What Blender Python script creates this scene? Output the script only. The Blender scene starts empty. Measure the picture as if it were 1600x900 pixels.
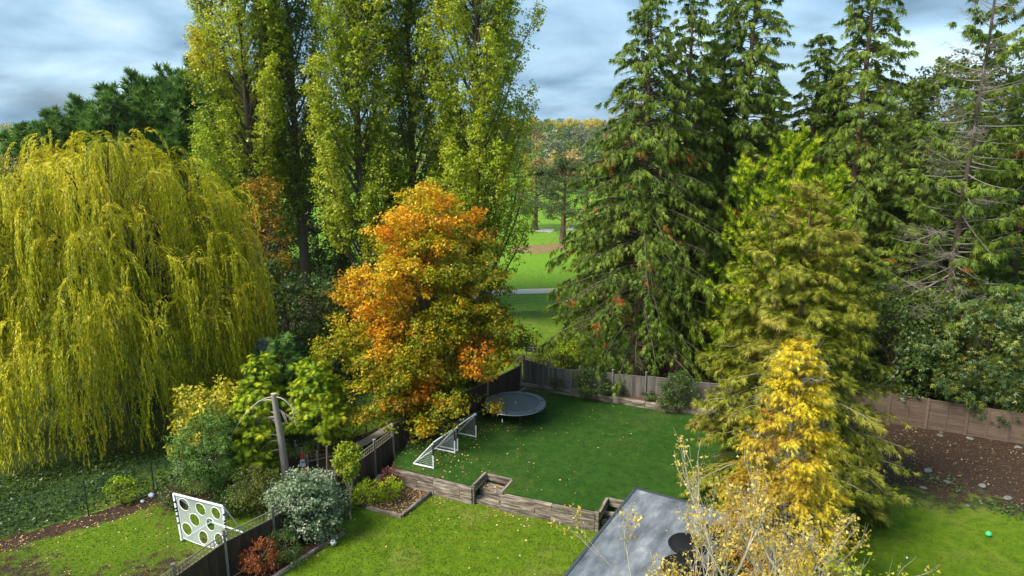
import bpy, bmesh, math, random
import numpy as np
from math import radians, sin, cos, pi
from mathutils import Vector, Matrix

S = bpy.context.scene
COL = S.collection
# ------------------------------------------------------------------ camera
FPX = 1067.0                       # focal length in pixels of the 1600 px wide photograph
CAM_H = 16.0
PITCH = math.atan(240 / FPX)
cd = bpy.data.cameras.new('camera'); cam = bpy.data.objects.new('camera', cd); COL.objects.link(cam)
cam.location = (0, 0, CAM_H); cam.rotation_euler = (pi / 2 - PITCH, 0, 0)
cd.sensor_width = 36; cd.lens = FPX * 36 / 1600; cd.clip_end = 5000; cd.clip_start = 0.5
S.camera = cam
# ------------------------------------------------------------------ world, sun, exposure
SUN_EL, SUN_AZ = 48, -118          # azimuth measured from +Y (view direction), clockwise
W = bpy.data.worlds.new('World'); S.world = W; W.use_nodes = True
wn, wl = W.node_tree.nodes, W.node_tree.links; wn.clear()
def N(nodes, t, **kw):
    n = nodes.new(t)
    for k, v in kw.items(): setattr(n, k, v)
    return n
sky = N(wn, 'ShaderNodeTexSky', sky_type='NISHITA', sun_disc=False)
sky.sun_elevation = radians(SUN_EL); sky.sun_rotation = radians(SUN_AZ)
tc = N(wn, 'ShaderNodeTexCoord'); sp = N(wn, 'ShaderNodeSeparateXYZ'); wl.new(tc.outputs['Generated'], sp.inputs[0])
ad = N(wn, 'ShaderNodeMath', operation='MAXIMUM'); wl.new(sp.outputs['Z'], ad.inputs[0]); ad.inputs[1].default_value = 0.0
ad2 = N(wn, 'ShaderNodeMath', operation='ADD'); wl.new(ad.outputs[0], ad2.inputs[0]); ad2.inputs[1].default_value = 0.26
dv = N(wn, 'ShaderNodeVectorMath', operation='SCALE'); iv = N(wn, 'ShaderNodeMath', operation='DIVIDE'); iv.inputs[0].default_value = 1
wl.new(ad2.outputs[0], iv.inputs[1]); wl.new(tc.outputs['Generated'], dv.inputs[0]); wl.new(iv.outputs[0], dv.inputs['Scale'])
mp = N(wn, 'ShaderNodeMapping'); mp.inputs['Scale'].default_value = (1.1, 1.1, 0); mp.inputs['Location'].default_value = (3.1, 1.7, 0); wl.new(dv.outputs[0], mp.inputs[0])
n1 = N(wn, 'ShaderNodeTexNoise'); n1.inputs['Scale'].default_value = 1.5; n1.inputs['Detail'].default_value = 7; n1.inputs['Roughness'].default_value = .52; n1.inputs['Distortion'].default_value = .35
wl.new(mp.outputs[0], n1.inputs['Vector'])
n2 = N(wn, 'ShaderNodeTexNoise'); n2.inputs['Scale'].default_value = .55; n2.inputs['Detail'].default_value = 3; wl.new(mp.outputs[0], n2.inputs['Vector'])
cr = N(wn, 'ShaderNodeValToRGB')   # cloud brightness: slate undersides to pale tops
e = cr.color_ramp.elements
e[0].position = .33; e[0].color = (0.37, 0.68, 1.00, 1); e[1].position = .7; e[1].color = (2.17, 2.70, 3.09, 1)
e2 = cr.color_ramp.elements.new(.46); e2.color = (0.85, 1.41, 1.96, 1)
e2 = cr.color_ramp.elements.new(.56); e2.color = (1.30, 1.96, 2.52, 1)
wl.new(n1.outputs['Fac'], cr.inputs[0])
cov = N(wn, 'ShaderNodeMapRange'); cov.inputs[1].default_value = .3; cov.inputs[2].default_value = .55; cov.inputs[3].default_value = .72; cov.inputs[4].default_value = 1
wl.new(n2.outputs['Fac'], cov.inputs[0])
mx = N(wn, 'ShaderNodeMix', data_type='RGBA'); wl.new(cov.outputs[0], mx.inputs['Factor']); wl.new(sky.outputs[0], mx.inputs['A']); wl.new(cr.outputs[0], mx.inputs['B'])
bg = N(wn, 'ShaderNodeBackground'); bg.inputs['Strength'].default_value = .1; wl.new(mx.outputs['Result'], bg.inputs[0])
wo = N(wn, 'ShaderNodeOutputWorld'); wl.new(bg.outputs[0], wo.inputs[0])
sd = bpy.data.lights.new('sun', 'SUN'); sd.energy = 2.0; sd.angle = radians(24); sd.color = (1, .95, .86)
so = bpy.data.objects.new('sun', sd); COL.objects.link(so)
_d = Vector((sin(radians(SUN_AZ)) * cos(radians(SUN_EL)), cos(radians(SUN_AZ)) * cos(radians(SUN_EL)), sin(radians(SUN_EL))))
so.rotation_euler = _d.to_track_quat('Z', 'Y').to_euler(); so.location = (-30, -30, 60)
S.view_settings.view_transform = 'Standard'; S.view_settings.look = 'None'; S.view_settings.gamma = 1; S.view_settings.exposure = 1.92
S.render.engine = 'CYCLES'; S.cycles.max_bounces = 6; S.cycles.diffuse_bounces = 3; S.cycles.transmission_bounces = 3; S.cycles.transparent_max_bounces = 12; S.cycles.glossy_bounces = 2

# ------------------------------------------------------------------ pixel helpers (distance comes from the ground / usual size)
SP, CP = sin(PITCH), cos(PITCH)
def G(x, y, z=0.0):
    u = (x - 800) / FPX; v = (y - 450) / FPX
    t = (CAM_H - z) / (SP + v * CP)
    return np.array([u * t, (CP - v * SP) * t, z])
def XA(x, Y, z=0.0):               # world X of pixel column x at ground distance Y and height z
    return (x - 800) / FPX * (Y * CP + (CAM_H - z) * SP)
def ZA(y, Y):                      # world height of pixel row y at ground distance Y
    v = (y - 450) / FPX
    return CAM_H - (SP + v * CP) / (CP - v * SP) * Y

# ------------------------------------------------------------------ geometry collector (quads only)
def unit(a):
    return a / np.maximum(np.linalg.norm(a, axis=-1, keepdims=True), 1e-9)
class Geo:
    def __init__(s): s.v = []; s.f = []; s.f3 = []; s.t = []; s.a = []; s.t3 = []; s.a3 = []; s.n = 0
    def add(s, v, f, tint=0.5, alt=0.0):
        v = np.asarray(v, float).reshape(-1, 3); f = np.asarray(f, np.int64).reshape(-1, 4)
        s.v.append(v); s.f.append(f + s.n); s.n += len(v)
        s.t.append(np.broadcast_to(np.asarray(tint, float), (len(f),)).copy()); s.a.append(np.broadcast_to(np.asarray(alt, float), (len(f),)).copy())
    def quads(s, q, tint=.5, alt=0.):
        q = np.asarray(q, float); s.add(q.reshape(-1, 3), np.arange(len(q) * 4).reshape(-1, 4), tint, alt)
    def box(s, c, size, rz=0, tint=.5):
        h = np.array(size) / 2
        v = np.array([[x, y, z] for z in (-1, 1) for y in (-1, 1) for x in (-1, 1)]) * h
        if rz: v = v @ np.array([[cos(rz), sin(rz), 0], [-sin(rz), cos(rz), 0], [0, 0, 1]])
        s.add(v + np.array(c), [[0, 2, 3, 1], [4, 5, 7, 6], [0, 1, 5, 4], [2, 6, 7, 3], [0, 4, 6, 2], [1, 3, 7, 5]], tint)
    def bar(s, p0, p1, w, h=None, tint=.5):   # square bar from p0 to p1
        p0, p1 = np.array(p0, float), np.array(p1, float); h = h or w
        d = unit(p1 - p0); up = np.array([0, 0, 1.]) if abs(d[2]) < .95 else np.array([0, 1., 0])
        x = unit(np.cross(d, up)); z = np.cross(x, d)
        v = [p + x * w / 2 * sx + z * h / 2 * sz for p in (p0, p1) for sz in (-1, 1) for sx in (-1, 1)]
        s.add(v, [[0, 1, 3, 2], [4, 6, 7, 5], [0, 4, 5, 1], [2, 3, 7, 6], [0, 2, 6, 4], [1, 5, 7, 3]], tint)
    def tube(s, p, r, n=6, tint=.5, alt=0., closed=False):
        p = np.asarray(p, float); K = len(p); r = np.broadcast_to(np.asarray(r, float), (K,))
        if closed: t = unit(np.roll(p, -1, 0) - np.roll(p, 1, 0))
        else: t = unit(np.gradient(p, axis=0))
        ref = np.array([0, 0, 1.]) if abs(t[:, 2]).mean() < .75 else np.array([1., .13, 0])
        x = unit(np.cross(t, ref)); y = np.cross(t, x)
        a = np.arange(n) * 2 * pi / n
        v = p[:, None] + r[:, None, None] * (np.cos(a)[None, :, None] * x[:, None] + np.sin(a)[None, :, None] * y[:, None])
        k = np.arange(K if closed else K - 1)[:, None]; j = np.arange(n)[None]
        f = np.stack([k * n + j, k * n + (j + 1) % n, ((k + 1) % K) * n + (j + 1) % n, ((k + 1) % K) * n + j], -1)
        s.add(v, f, tint, alt)
    def scatter(s, tpl, P, D, Nn, size, tint=.5, alt=0.):
        """copies of a small leaf or spray template; each leaf is one triangle"""
        tpl = np.asarray(tpl, float); k = len(tpl); n = len(P)
        if tpl.shape[1] == 4:
            d = tpl[:, 2] - tpl[:, 0]; h = (tpl[:, 1] - tpl[:, 3]) / 2; mid = (tpl[:, 1] + tpl[:, 3]) / 2 - (tpl[:, 0] + tpl[:, 2]) / 2
            tpl = np.stack([tpl[:, 0] + .08 * d + h * 1.05 + mid, tpl[:, 2], tpl[:, 0] + .2 * d - h + mid], 1)
        Y = unit(D); Z = unit(Nn - (Nn * Y).sum(-1, keepdims=True) * Y); X = np.cross(Y, Z)
        size = np.broadcast_to(np.asarray(size, float), (n,))[:, None, None, None]
        q = P[:, None, None] + size * (tpl[None, ..., 0:1] * X[:, None, None] + tpl[None, ..., 1:2] * Y[:, None, None] + tpl[None, ..., 2:3] * Z[:, None, None])
        q = q.reshape(-1, 3); s.v.append(q); s.f3.append(np.arange(len(q)).reshape(-1, 3) + s.n); s.n += len(q)
        s.t3.append(np.repeat(np.broadcast_to(tint, (n,)), k)); s.a3.append(np.repeat(np.broadcast_to(alt, (n,)), k))
    def mesh(s, name, smooth=False, attrs=True):
        m = bpy.data.meshes.new(name); v = np.concatenate(s.v); f = np.concatenate(s.f) if s.f else np.zeros((0, 4), int); f3 = np.concatenate(s.f3) if s.f3 else np.zeros((0, 3), int)
        m.vertices.add(len(v)); m.vertices.foreach_set('co', v.astype(np.float32).ravel())
        m.loops.add(f.size + f3.size); m.loops.foreach_set('vertex_index', np.concatenate([f.ravel(), f3.ravel()]).astype(np.int32))
        nf = len(f) + len(f3); m.polygons.add(nf); m.polygons.foreach_set('loop_start', np.concatenate([np.arange(0, f.size, 4), f.size + np.arange(0, f3.size, 3)]).astype(np.int32))
        m.polygons.foreach_set('use_smooth', np.full(nf, smooth))
        if attrs:
            for nm, a in (('tint', s.t + s.t3), ('alt', s.a + s.a3)):
                at = m.attributes.new(nm, 'FLOAT', 'FACE'); at.data.foreach_set('value', np.concatenate(a).astype(np.float32))
        m.update(calc_edges=True)
        return m

def obj(name, data, mat=None, parent=None, loc=None, rz=0):
    if isinstance(data, Geo): data = data.mesh(name)
    o = bpy.data.objects.new(name, data); COL.objects.link(o)
    if mat and data and not data.materials: data.materials.append(mat)
    if loc is not None: o.location = loc
    if rz: o.rotation_euler = (0, 0, rz)
    if parent: o.parent = parent
    return o
def tag(o, label, cat, group=None):
    o['label'] = label; o['category'] = cat
    if group: o['group'] = group
    return o
def thing(name, label, cat, loc=(0, 0, 0), rz=0, group=None):
    o = bpy.data.objects.new(name, None); COL.objects.link(o); o.empty_display_size = .3
    o.location = loc; o.rotation_euler = (0, 0, rz)
    return tag(o, label, cat, group)
def dup(root, loc, rz=0, sc=1, label=None):
    r = root.copy(); COL.objects.link(r); r.location = loc; r.rotation_euler = (0, 0, rz); r.scale = (sc, sc, sc) if not hasattr(sc, '__len__') else sc
    if label: r['label'] = label
    for ch in root.children:
        c = ch.copy(); COL.objects.link(c); c.parent = r
        for g in ch.children:
            d = g.copy(); COL.objects.link(d); d.parent = c
    return r
def struct(o): o['kind'] = 'structure'; return o
def stuff(o): o['kind'] = 'stuff'; return o

# ------------------------------------------------------------------ materials
def mat(name):
    m = bpy.data.materials.new(name); m.use_nodes = True; n = m.node_tree.nodes; l = m.node_tree.links
    return m, n, l, n['Principled BSDF'], n['Material Output']
def ramp(n, cols):
    r = N(n, 'ShaderNodeValToRGB'); el = r.color_ramp.elements
    while len(el) < len(cols): el.new(.5)
    for i, c in enumerate(cols):
        el[i].position = i / (len(cols) - 1) if len(c) == 3 else c[3]; el[i].color = (*c[:3], 1)
    return r
def leaf_mat(name, cols, alt=None, trans=.3, rough=.55, spec=.25):
    m, n, l, b, o = mat(name)
    at = N(n, 'ShaderNodeAttribute', attribute_name='tint'); r = ramp(n, cols); l.new(at.outputs['Fac'], r.inputs[0]); c = r.outputs[0]
    if alt:
        a2 = N(n, 'ShaderNodeAttribute', attribute_name='alt'); r2 = ramp(n, alt); l.new(at.outputs['Fac'], r2.inputs[0])
        mxx = N(n, 'ShaderNodeMix', data_type='RGBA'); l.new(a2.outputs['Fac'], mxx.inputs['Factor']); l.new(c, mxx.inputs['A']); l.new(r2.outputs[0], mxx.inputs['B']); c = mxx.outputs['Result']
    l.new(c, b.inputs['Base Color']); b.inputs['Roughness'].default_value = rough; b.inputs['Specular IOR Level'].default_value = spec
    t = N(n, 'ShaderNodeBsdfTranslucent'); l.new(c, t.inputs[0]); ms = N(n, 'ShaderNodeMixShader'); ms.inputs[0].default_value = trans
    l.new(b.outputs[0], ms.inputs[1]); l.new(t.outputs[0], ms.inputs[2]); l.new(ms.outputs[0], o.inputs[0])
    return m
def noise_mat(name, cols, scale=8, detail=6, rough=.8, bump=.3, stretch=(1, 1, 1), obj_rand=0., bscale=None, coord='Object', spec=.3, bdist=.02):
    m, n, l, b, o = mat(name)
    tcn = N(n, 'ShaderNodeTexCoord'); mpn = N(n, 'ShaderNodeMapping'); mpn.inputs['Scale'].default_value = stretch; l.new(tcn.outputs[coord], mpn.inputs[0])
    nz = N(n, 'ShaderNodeTexNoise', noise_dimensions='4D'); nz.inputs['Scale'].default_value = scale; nz.inputs['Detail'].default_value = detail; nz.inputs['Roughness'].default_value = .62; l.new(mpn.outputs[0], nz.inputs['Vector'])
    r = ramp(n, cols); l.new(nz.outputs['Fac'], r.inputs[0]); c = r.outputs[0]
    if obj_rand:
        oi = N(n, 'ShaderNodeObjectInfo'); sc_ = N(n, 'ShaderNodeMath', operation='MULTIPLY'); sc_.inputs[1].default_value = 37; l.new(oi.outputs['Random'], sc_.inputs[0]); l.new(sc_.outputs[0], nz.inputs['W'])
        mr = N(n, 'ShaderNodeMapRange'); mr.inputs[3].default_value = 1 - obj_rand; mr.inputs[4].default_value = 1 + obj_rand; l.new(oi.outputs['Random'], mr.inputs[0])
        hv = N(n, 'ShaderNodeHueSaturation'); l.new(mr.outputs[0], hv.inputs['Value']); l.new(c, hv.inputs['Color']); c = hv.outputs[0]
    l.new(c, b.inputs['Base Color']); b.inputs['Roughness'].default_value = rough; b.inputs['Specular IOR Level'].default_value = spec
    if bump:
        nb = N(n, 'ShaderNodeTexNoise'); nb.inputs['Scale'].default_value = bscale or scale * 2; nb.inputs['Detail'].default_value = 6; l.new(mpn.outputs[0], nb.inputs['Vector'])
        bp = N(n, 'ShaderNodeBump'); bp.inputs['Strength'].default_value = bump; bp.inputs['Distance'].default_value = bdist; l.new(nb.outputs['Fac'], bp.inputs['Height']); l.new(bp.outputs[0], b.inputs['Normal'])
    return m
def flat_mat(name, c, rough=.5, metal=0, spec=.5):
    m, n, l, b, o = mat(name)
    nz = N(n, 'ShaderNodeTexNoise'); nz.inputs['Scale'].default_value = 9; nz.inputs['Detail'].default_value = 5
    tcn = N(n, 'ShaderNodeTexCoord'); l.new(tcn.outputs['Object'], nz.inputs['Vector'])
    r = ramp(n, [tuple(x * .72 for x in c) + (.3,), tuple(x * 1.08 for x in c) + (.65,)]); l.new(nz.outputs['Fac'], r.inputs[0]); l.new(r.outputs[0], b.inputs['Base Color'])
    b.inputs['Roughness'].default_value = rough; b.inputs['Metallic'].default_value = metal; b.inputs['Specular IOR Level'].default_value = spec
    return m

M = {}
M['bark'] = noise_mat('bark', [(.03, .022, .016), (.11, .085, .06), (.2, .165, .125)], 5, 8, .9, .8, (3, 3, .6), bdist=.04)
M['bark_red'] = noise_mat('bark_red', [(.045, .026, .018), (.15, .09, .06), (.26, .18, .125)], 5, 8, .9, .8, (4, 4, .4), bdist=.04)
M['bark_grey'] = noise_mat('bark_grey', [(.12, .105, .085), (.26, .23, .19), (.42, .38, .32)], 6, 6, .85, .4, (3, 3, .6))
M['bark_pale'] = noise_mat('bark_pale', [(.25, .2, .14), (.42, .36, .27), (.55, .5, .4)], 8, 6, .8, .3, (3, 3, .8))
M['twig_yellow'] = noise_mat('twig_yellow', [(.16, .11, .02), (.35, .25, .04), (.5, .36, .08)], 6, 4, .7, .2)
M['dead_wood'] = noise_mat('dead_wood', [(.14, .11, .09), (.26, .22, .185), (.4, .35, .3)], 4, 6, .9, .4)
M['board'] = noise_mat('board', [(.05, .042, .036), (.13, .112, .097), (.28, .255, .23)], 3, 8, .85, .5, (7, 7, .55), obj_rand=.35)
M['board_dark'] = noise_mat('board_dark', [(.014, .009, .007), (.05, .031, .022), (.115, .08, .058)], 3, 8, .8, .5, (7, 7, .5), obj_rand=.3)
M['post_wood'] = noise_mat('post_wood', [(.07, .06, .05), (.19, .165, .14), (.34, .31, .27)], 4, 8, .85, .4, (5, 5, .6), obj_rand=.25)
M['slat'] = noise_mat('slat', [(.06, .04, .028), (.145, .098, .068), (.23, .165, .115)], 2.5, 8, .85, .4, (.6, 6, 6), obj_rand=.18)
M['trellis'] = noise_mat('trellis', [(.09, .075, .05), (.2, .175, .125), (.33, .29, .22)], 6, 6, .85, .3)
M['sleeper'] = noise_mat('sleeper', [(.03, .022, .017, .25), (.1, .072, .052, .42), (.24, .195, .15, .55), (.46, .42, .36, .72)], 2.2, 10, .9, .9, (.7, 5, 5), obj_rand=.3, bdist=.03)
M['soil'] = noise_mat('soil', [(.03, .018, .011), (.085, .05, .03), (.17, .105, .06)], 9, 9, .95, .8, coord='Object', bdist=.05)
M['roofing'] = noise_mat('roofing', [(.06, .068, .078, .32), (.12, .133, .148, .47), (.18, .195, .21, .58), (.36, .375, .385, .74)], 1.7, 12, .75, .3, (.45, 1.2, 1), bscale=25, spec=.25, bdist=.01)
M['roof_trim'] = flat_mat('roof_trim', (.05, .06, .072), .45)
M['render_wall'] = noise_mat('render_wall', [(.3, .29, .27), (.42, .41, .38)], 4, 6, .9, .3)
M['white_paint'] = flat_mat('white_paint', (.78, .78, .79), .38)
M['dark_metal'] = flat_mat('dark_metal', (.02, .021, .023), .4)
M['black'] = flat_mat('black', (.008, .008, .009), .75, 0, .2)
M['green_metal'] = flat_mat('green_metal', (.015, .14, .1), .45)
M['green_wire'] = flat_mat('green_wire', (.05, .14, .1), .5)
M['dark_green_metal'] = flat_mat('dark_green_metal', (.012, .03, .022), .5)
M['grey_cord'] = flat_mat('grey_cord', (.35, .36, .37), .7)
M['tramp_mat'] = noise_mat('tramp_mat', [(.045, .055, .066), (.085, .1, .117)], 3, 8, .5, .1, spec=.45)
M['tramp_pad'] = noise_mat('tramp_pad', [(.06, .075, .095), (.115, .135, .16)], 4, 6, .42, .2, spec=.45)
M['galv'] = flat_mat('galv', (.42, .45, .48), .35, .6)
M['cone_red'] = flat_mat('cone_red', (.55, .065, .02), .5)
M['stone'] = noise_mat('stone', [(.07, .075, .066), (.14, .145, .13), (.24, .24, .22)], 5, 8, .9, .6, obj_rand=.2)
M['path'] = noise_mat('path', [(.5, .41, .32), (.64, .54, .43)], 2, 8, .95, .1)
M['sand'] = noise_mat('sand', [(.5, .45, .37), (.62, .57, .48)], 2, 5, .95, .1)
M['ball_green'] = flat_mat('ball_green', (.05, .62, .2), .45)
M['plastic_white'] = flat_mat('plastic_white', (.6, .66, .74), .5)

def grass_mat(name, dark, mid, light, dry, fine=38, soil_attr=True, dryamt=.5, stripe=0):
    """mown grass; 'soil' and 'wild' point attributes blend in bare leaf-strewn earth and rank growth where the ground itself changes"""
    m, n, l, b, o = mat(name)
    tcn = N(n, 'ShaderNodeTexCoord')
    def nz(scale, det=6, rough=.6):
        x = N(n, 'ShaderNodeTexNoise'); x.inputs['Scale'].default_value = scale; x.inputs['Detail'].default_value = det; x.inputs['Roughness'].default_value = rough; l.new(tcn.outputs['Object'], x.inputs['Vector']); return x.outputs['Fac']
    a, big, mid_n = nz(fine, 4, .7), nz(.35, 5), nz(2.3, 6)
    s1 = N(n, 'ShaderNodeMath', operation='MULTIPLY_ADD'); l.new(a, s1.inputs[0]); s1.inputs[1].default_value = .55
    s2 = N(n, 'ShaderNodeMath', operation='MULTIPLY'); l.new(mid_n, s2.inputs[0]); s2.inputs[1].default_value = .45; l.new(s2.outputs[0], s1.inputs[2])
    r = ramp(n, [dark + (.36,), mid + (.5,), light + (.64,)]); l.new(s1.outputs[0], r.inputs[0])
    dm = N(n, 'ShaderNodeMapRange'); dm.inputs[1].default_value = .52; dm.inputs[2].default_value = .72; dm.inputs[4].default_value = dryamt; l.new(big, dm.inputs[0])
    dn = N(n, 'ShaderNodeMath', operation='MULTIPLY'); l.new(dm.outputs[0], dn.inputs[0]); l.new(mid_n, dn.inputs[1])
    m1 = N(n, 'ShaderNodeMix', data_type='RGBA'); l.new(dn.outputs[0], m1.inputs['Factor']); l.new(r.outputs[0], m1.inputs['A']); m1.inputs['B'].default_value = (*dry, 1); c = m1.outputs['Result']
    if soil_attr:
        for nm, cols in (('wild', [(.016, .03, .006), (.04, .065, .01), (.085, .1, .02)]), ('soil', [(.018, .011, .007), (.05, .03, .019), (.12, .078, .045)])):
            at = N(n, 'ShaderNodeAttribute', attribute_name=nm); 
            q = N(n, 'ShaderNodeMath', operation='MULTIPLY_ADD'); l.new(mid_n, q.inputs[0]); q.inputs[1].default_value = 1.3; q.inputs[2].default_value = -.65
            q2 = N(n, 'ShaderNodeMath', operation='ADD'); l.new(at.outputs['Fac'], q2.inputs[0]); l.new(q.outputs[0], q2.inputs[1])
            q3 = N(n, 'ShaderNodeMapRange'); q3.inputs[1].default_value = .38; q3.inputs[2].default_value = .62; l.new(q2.outputs[0], q3.inputs[0])
            rs = ramp(n, [x + (p,) for x, p in zip(cols, (.35, .52, .68))]); l.new(nz(14, 8, .7), rs.inputs[0])
            mm = N(n, 'ShaderNodeMix', data_type='RGBA'); l.new(q3.outputs[0], mm.inputs['Factor']); l.new(c, mm.inputs['A']); l.new(rs.outputs[0], mm.inputs['B']); c = mm.outputs['Result']
    l.new(c, b.inputs['Base Color']); b.inputs['Roughness'].default_value = .8; b.inputs['Specular IOR Level'].default_value = .15
    bp = N(n, 'ShaderNodeBump'); bp.inputs['Strength'].default_value = .8; bp.inputs['Distance'].default_value = .04; l.new(a, bp.inputs['Height']); l.new(bp.outputs[0], b.inputs['Normal'])
    return m
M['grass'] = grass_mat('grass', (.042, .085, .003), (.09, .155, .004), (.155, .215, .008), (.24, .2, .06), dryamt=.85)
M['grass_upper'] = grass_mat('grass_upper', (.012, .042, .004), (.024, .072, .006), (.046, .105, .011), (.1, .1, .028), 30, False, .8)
M['fairway'] = grass_mat('fairway', (.07, .16, .006), (.115, .23, .008), (.175, .29, .015), (.25, .2, .07), 3, False, .6)
M['rough_grass'] = grass_mat('rough_grass', (.12, .1, .035), (.2, .14, .055), (.28, .2, .09), (.2, .1, .05), 4, False, .8)

# ------------------------------------------------------------------ setting: ground
def sines(P, seed, f):             # cheap smooth pseudo-noise in about -1..1
    r = np.random.default_rng(seed); o = 0
    for i in range(6):
        d = unit(r.normal(size=P.shape[-1])); o = o + np.sin((P @ d) * f * r.uniform(.6, 1.7) + r.uniform(0, 6.3))
    return o / 3.2
def polydist(X, Y, pts):
    d = np.full(X.shape, 1e9)
    for (x0, y0), (x1, y1) in zip(pts[:-1], pts[1:]):
        dx, dy = x1 - x0, y1 - y0; t = np.clip(((X - x0) * dx + (Y - y0) * dy) / (dx * dx + dy * dy), 0, 1)
        d = np.minimum(d, np.hypot(X - x0 - t * dx, Y - y0 - t * dy))
    return d
def side(X, Y, pts):               # >0 on the left of a polyline (by nearest segment)
    best = np.full(X.shape, 1e9); sg = np.zeros(X.shape)
    for (x0, y0), (x1, y1) in zip(pts[:-1], pts[1:]):
        dx, dy = x1 - x0, y1 - y0; L = math.hypot(dx, dy); t = np.clip(((X - x0) * dx + (Y - y0) * dy) / (L * L), 0, 1)
        d = np.hypot(X - x0 - t * dx, Y - y0 - t * dy); s = ((X - x0) * -dy + (Y - y0) * dx) / -L
        sg = np.where(d < best - 1e-6, -s, sg); best = np.minimum(d, best)
    return sg
LF = [(-12.4, 18.0), (-11.3, 20.2), (-10.44, 22.2), (-9.23, 23.8), (-7.6, 26.95), (-6.45, 29.6), (-5.85, 31.1), (-3.7, 34.0), (-1.4, 37.0), (0.55, 39.9)]    # garden's left fence line
CH = [(-26.5, 20.5), (-20.8, 24.8), (-18.27, 26.6), (-16.4, 28.5), (-13.3, 30.9), (-9.95, 32.9), (-8.0, 34.9), (-6.6, 37.2)]                                   # wire fence line
RF = [(18.2, 36.6), (20.85, 35.35), (26.3, 32.6), (31.5, 30.2)]                                                                                               # right lap fence line
RB = [(12.5, 31.5), (14.5, 28.6), (17.0, 27.4), (21.7, 26.1), (28, 23.5)]                                                                                     # foot of the right bank
WALL = [(-5.75, 29.35), (-1.74, 27.5), (-.47, 26.95), (3.45, 25.45)]
NX, NY, X0, X1, Y0, Y1 = 210, 180, -32, 34, 8, 62
gx, gy = np.meshgrid(np.linspace(X0, X1, NX), np.linspace(Y0, Y1, NY))
def bank_z(X, Y):
    dR = polydist(X, Y, RF); dB = polydist(X, Y, RB)
    inb = (side(X, Y, RB) > 0) & (X > 10)
    return np.where(inb, .4 * np.clip(dB / (dB + dR + 1e-6), 0, 1), 0)
def ground_z(X, Y):
    X = np.asarray(X, float); Y = np.asarray(Y, float)
    P = np.stack([X, Y], -1)
    return bank_z(X, Y) + .025 * sines(P, 3, .9) + .012 * sines(P, 4, 3.1)
gz = ground_z(gx, gy)
edge = np.minimum.reduce([gx - X0, X1 - gx, gy - Y0, Y1 - gy]); gz = np.where(edge < .6, -.15, gz)
P2 = np.stack([gx, gy], -1)
jit = .5 * sines(P2, 9, 1.2)
dCH = polydist(gx, gy, CH); sCH = side(gx, gy, CH)
left = side(gx, gy, LF) > 0
soil = np.zeros_like(gx); wild = np.zeros_like(gx)
soil = np.maximum(soil, np.where(sCH < .1, np.clip(1.15 - np.abs(dCH - .55 - .25 * jit) / .9, 0, 1), 0) * left)
wild = np.maximum(wild, np.where((sCH > 0) & (gx < -9.5), np.clip(.45 + .12 * sCH + .3 * jit, 0, 1), 0))
wild = np.maximum(wild, np.where((sCH > 0) & (gx >= -9.5) & (gx < -1.5), np.clip((gy - 39.5) / 2, 0, .9), 0))
soil = np.maximum(soil, np.where((polydist(gx, gy, [(-10.6, 30.2), (-8.8, 30.6), (-7.6, 31.8)]) < 1.5 + .4 * jit), 1, 0) * left)
soil = np.maximum(soil, np.where((polydist(gx, gy, [(-14.5, 29.5), (-10.5, 29)]) < 2.0 + .5 * jit), .8, 0) * left)
soil = np.maximum(soil, np.where((~left) & (side(gx, gy, [(-8.75, 22.3), (-6.9, 25.15)]) > 0) & (gy < 25.4), 1, 0))
soil = np.maximum(soil, np.where(left & (sCH < 0), np.clip(.36 + .22 * sines(P2, 21, .8), 0, .6), 0))
inb = (side(gx, gy, RB) > -.2) & (gx > 10); dB = polydist(gx, gy, RB)
soil = np.maximum(soil, np.where(inb, np.clip(.25 + dB * .28 + .3 * jit, 0, 1), 0))
wild = np.maximum(wild, np.where(inb, np.clip(.9 - np.abs(dB - 1.2) * .5 + .3 * jit, 0, 1) * .9, 0))
wild = np.maximum(wild, np.where((gy > 38) & (gx > 0.5), np.clip(np.maximum((gx - 6) * .4, 1.4 - polydist(gx, gy, [(0, 41.5), (14, 37.5)]) * .35), 0, 1), 0))
g = Geo(); vi = np.arange(NX * NY).reshape(NY, NX)
g.add(np.stack([gx, gy, gz], -1), np.stack([vi[:-1, :-1], vi[:-1, 1:], vi[1:, 1:], vi[1:, :-1]], -1))
gm = g.mesh('garden_ground', True, False)
for nm, a in (('soil', soil), ('wild', wild)):
    at = gm.attributes.new(nm, 'FLOAT', 'POINT'); at.data.foreach_set('value', a.astype(np.float32).ravel())
struct(obj('garden_ground', gm, M['grass']))
def sheet(name, pts, z, m, n=None):
    me = bpy.data.meshes.new(name); me.from_pydata([(x, y, z) for x, y in pts], [], [list(range(len(pts)))]); me.update()
    if me.polygons[0].normal.z < 0: me.flip_normals()
    return struct(obj(name, me, m))
def wobble(pts, amp, seed, sub=8, closed=True):
    r = np.random.default_rng(seed); out = []; k = len(pts)
    for i in range(k):
        a, b_ = np.array(pts[i]), np.array(pts[(i + 1) % k])
        for j in range(sub): out.append(a + (b_ - a) * j / sub + r.normal(size=2) * amp)
    return [tuple(p) for p in out]
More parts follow.
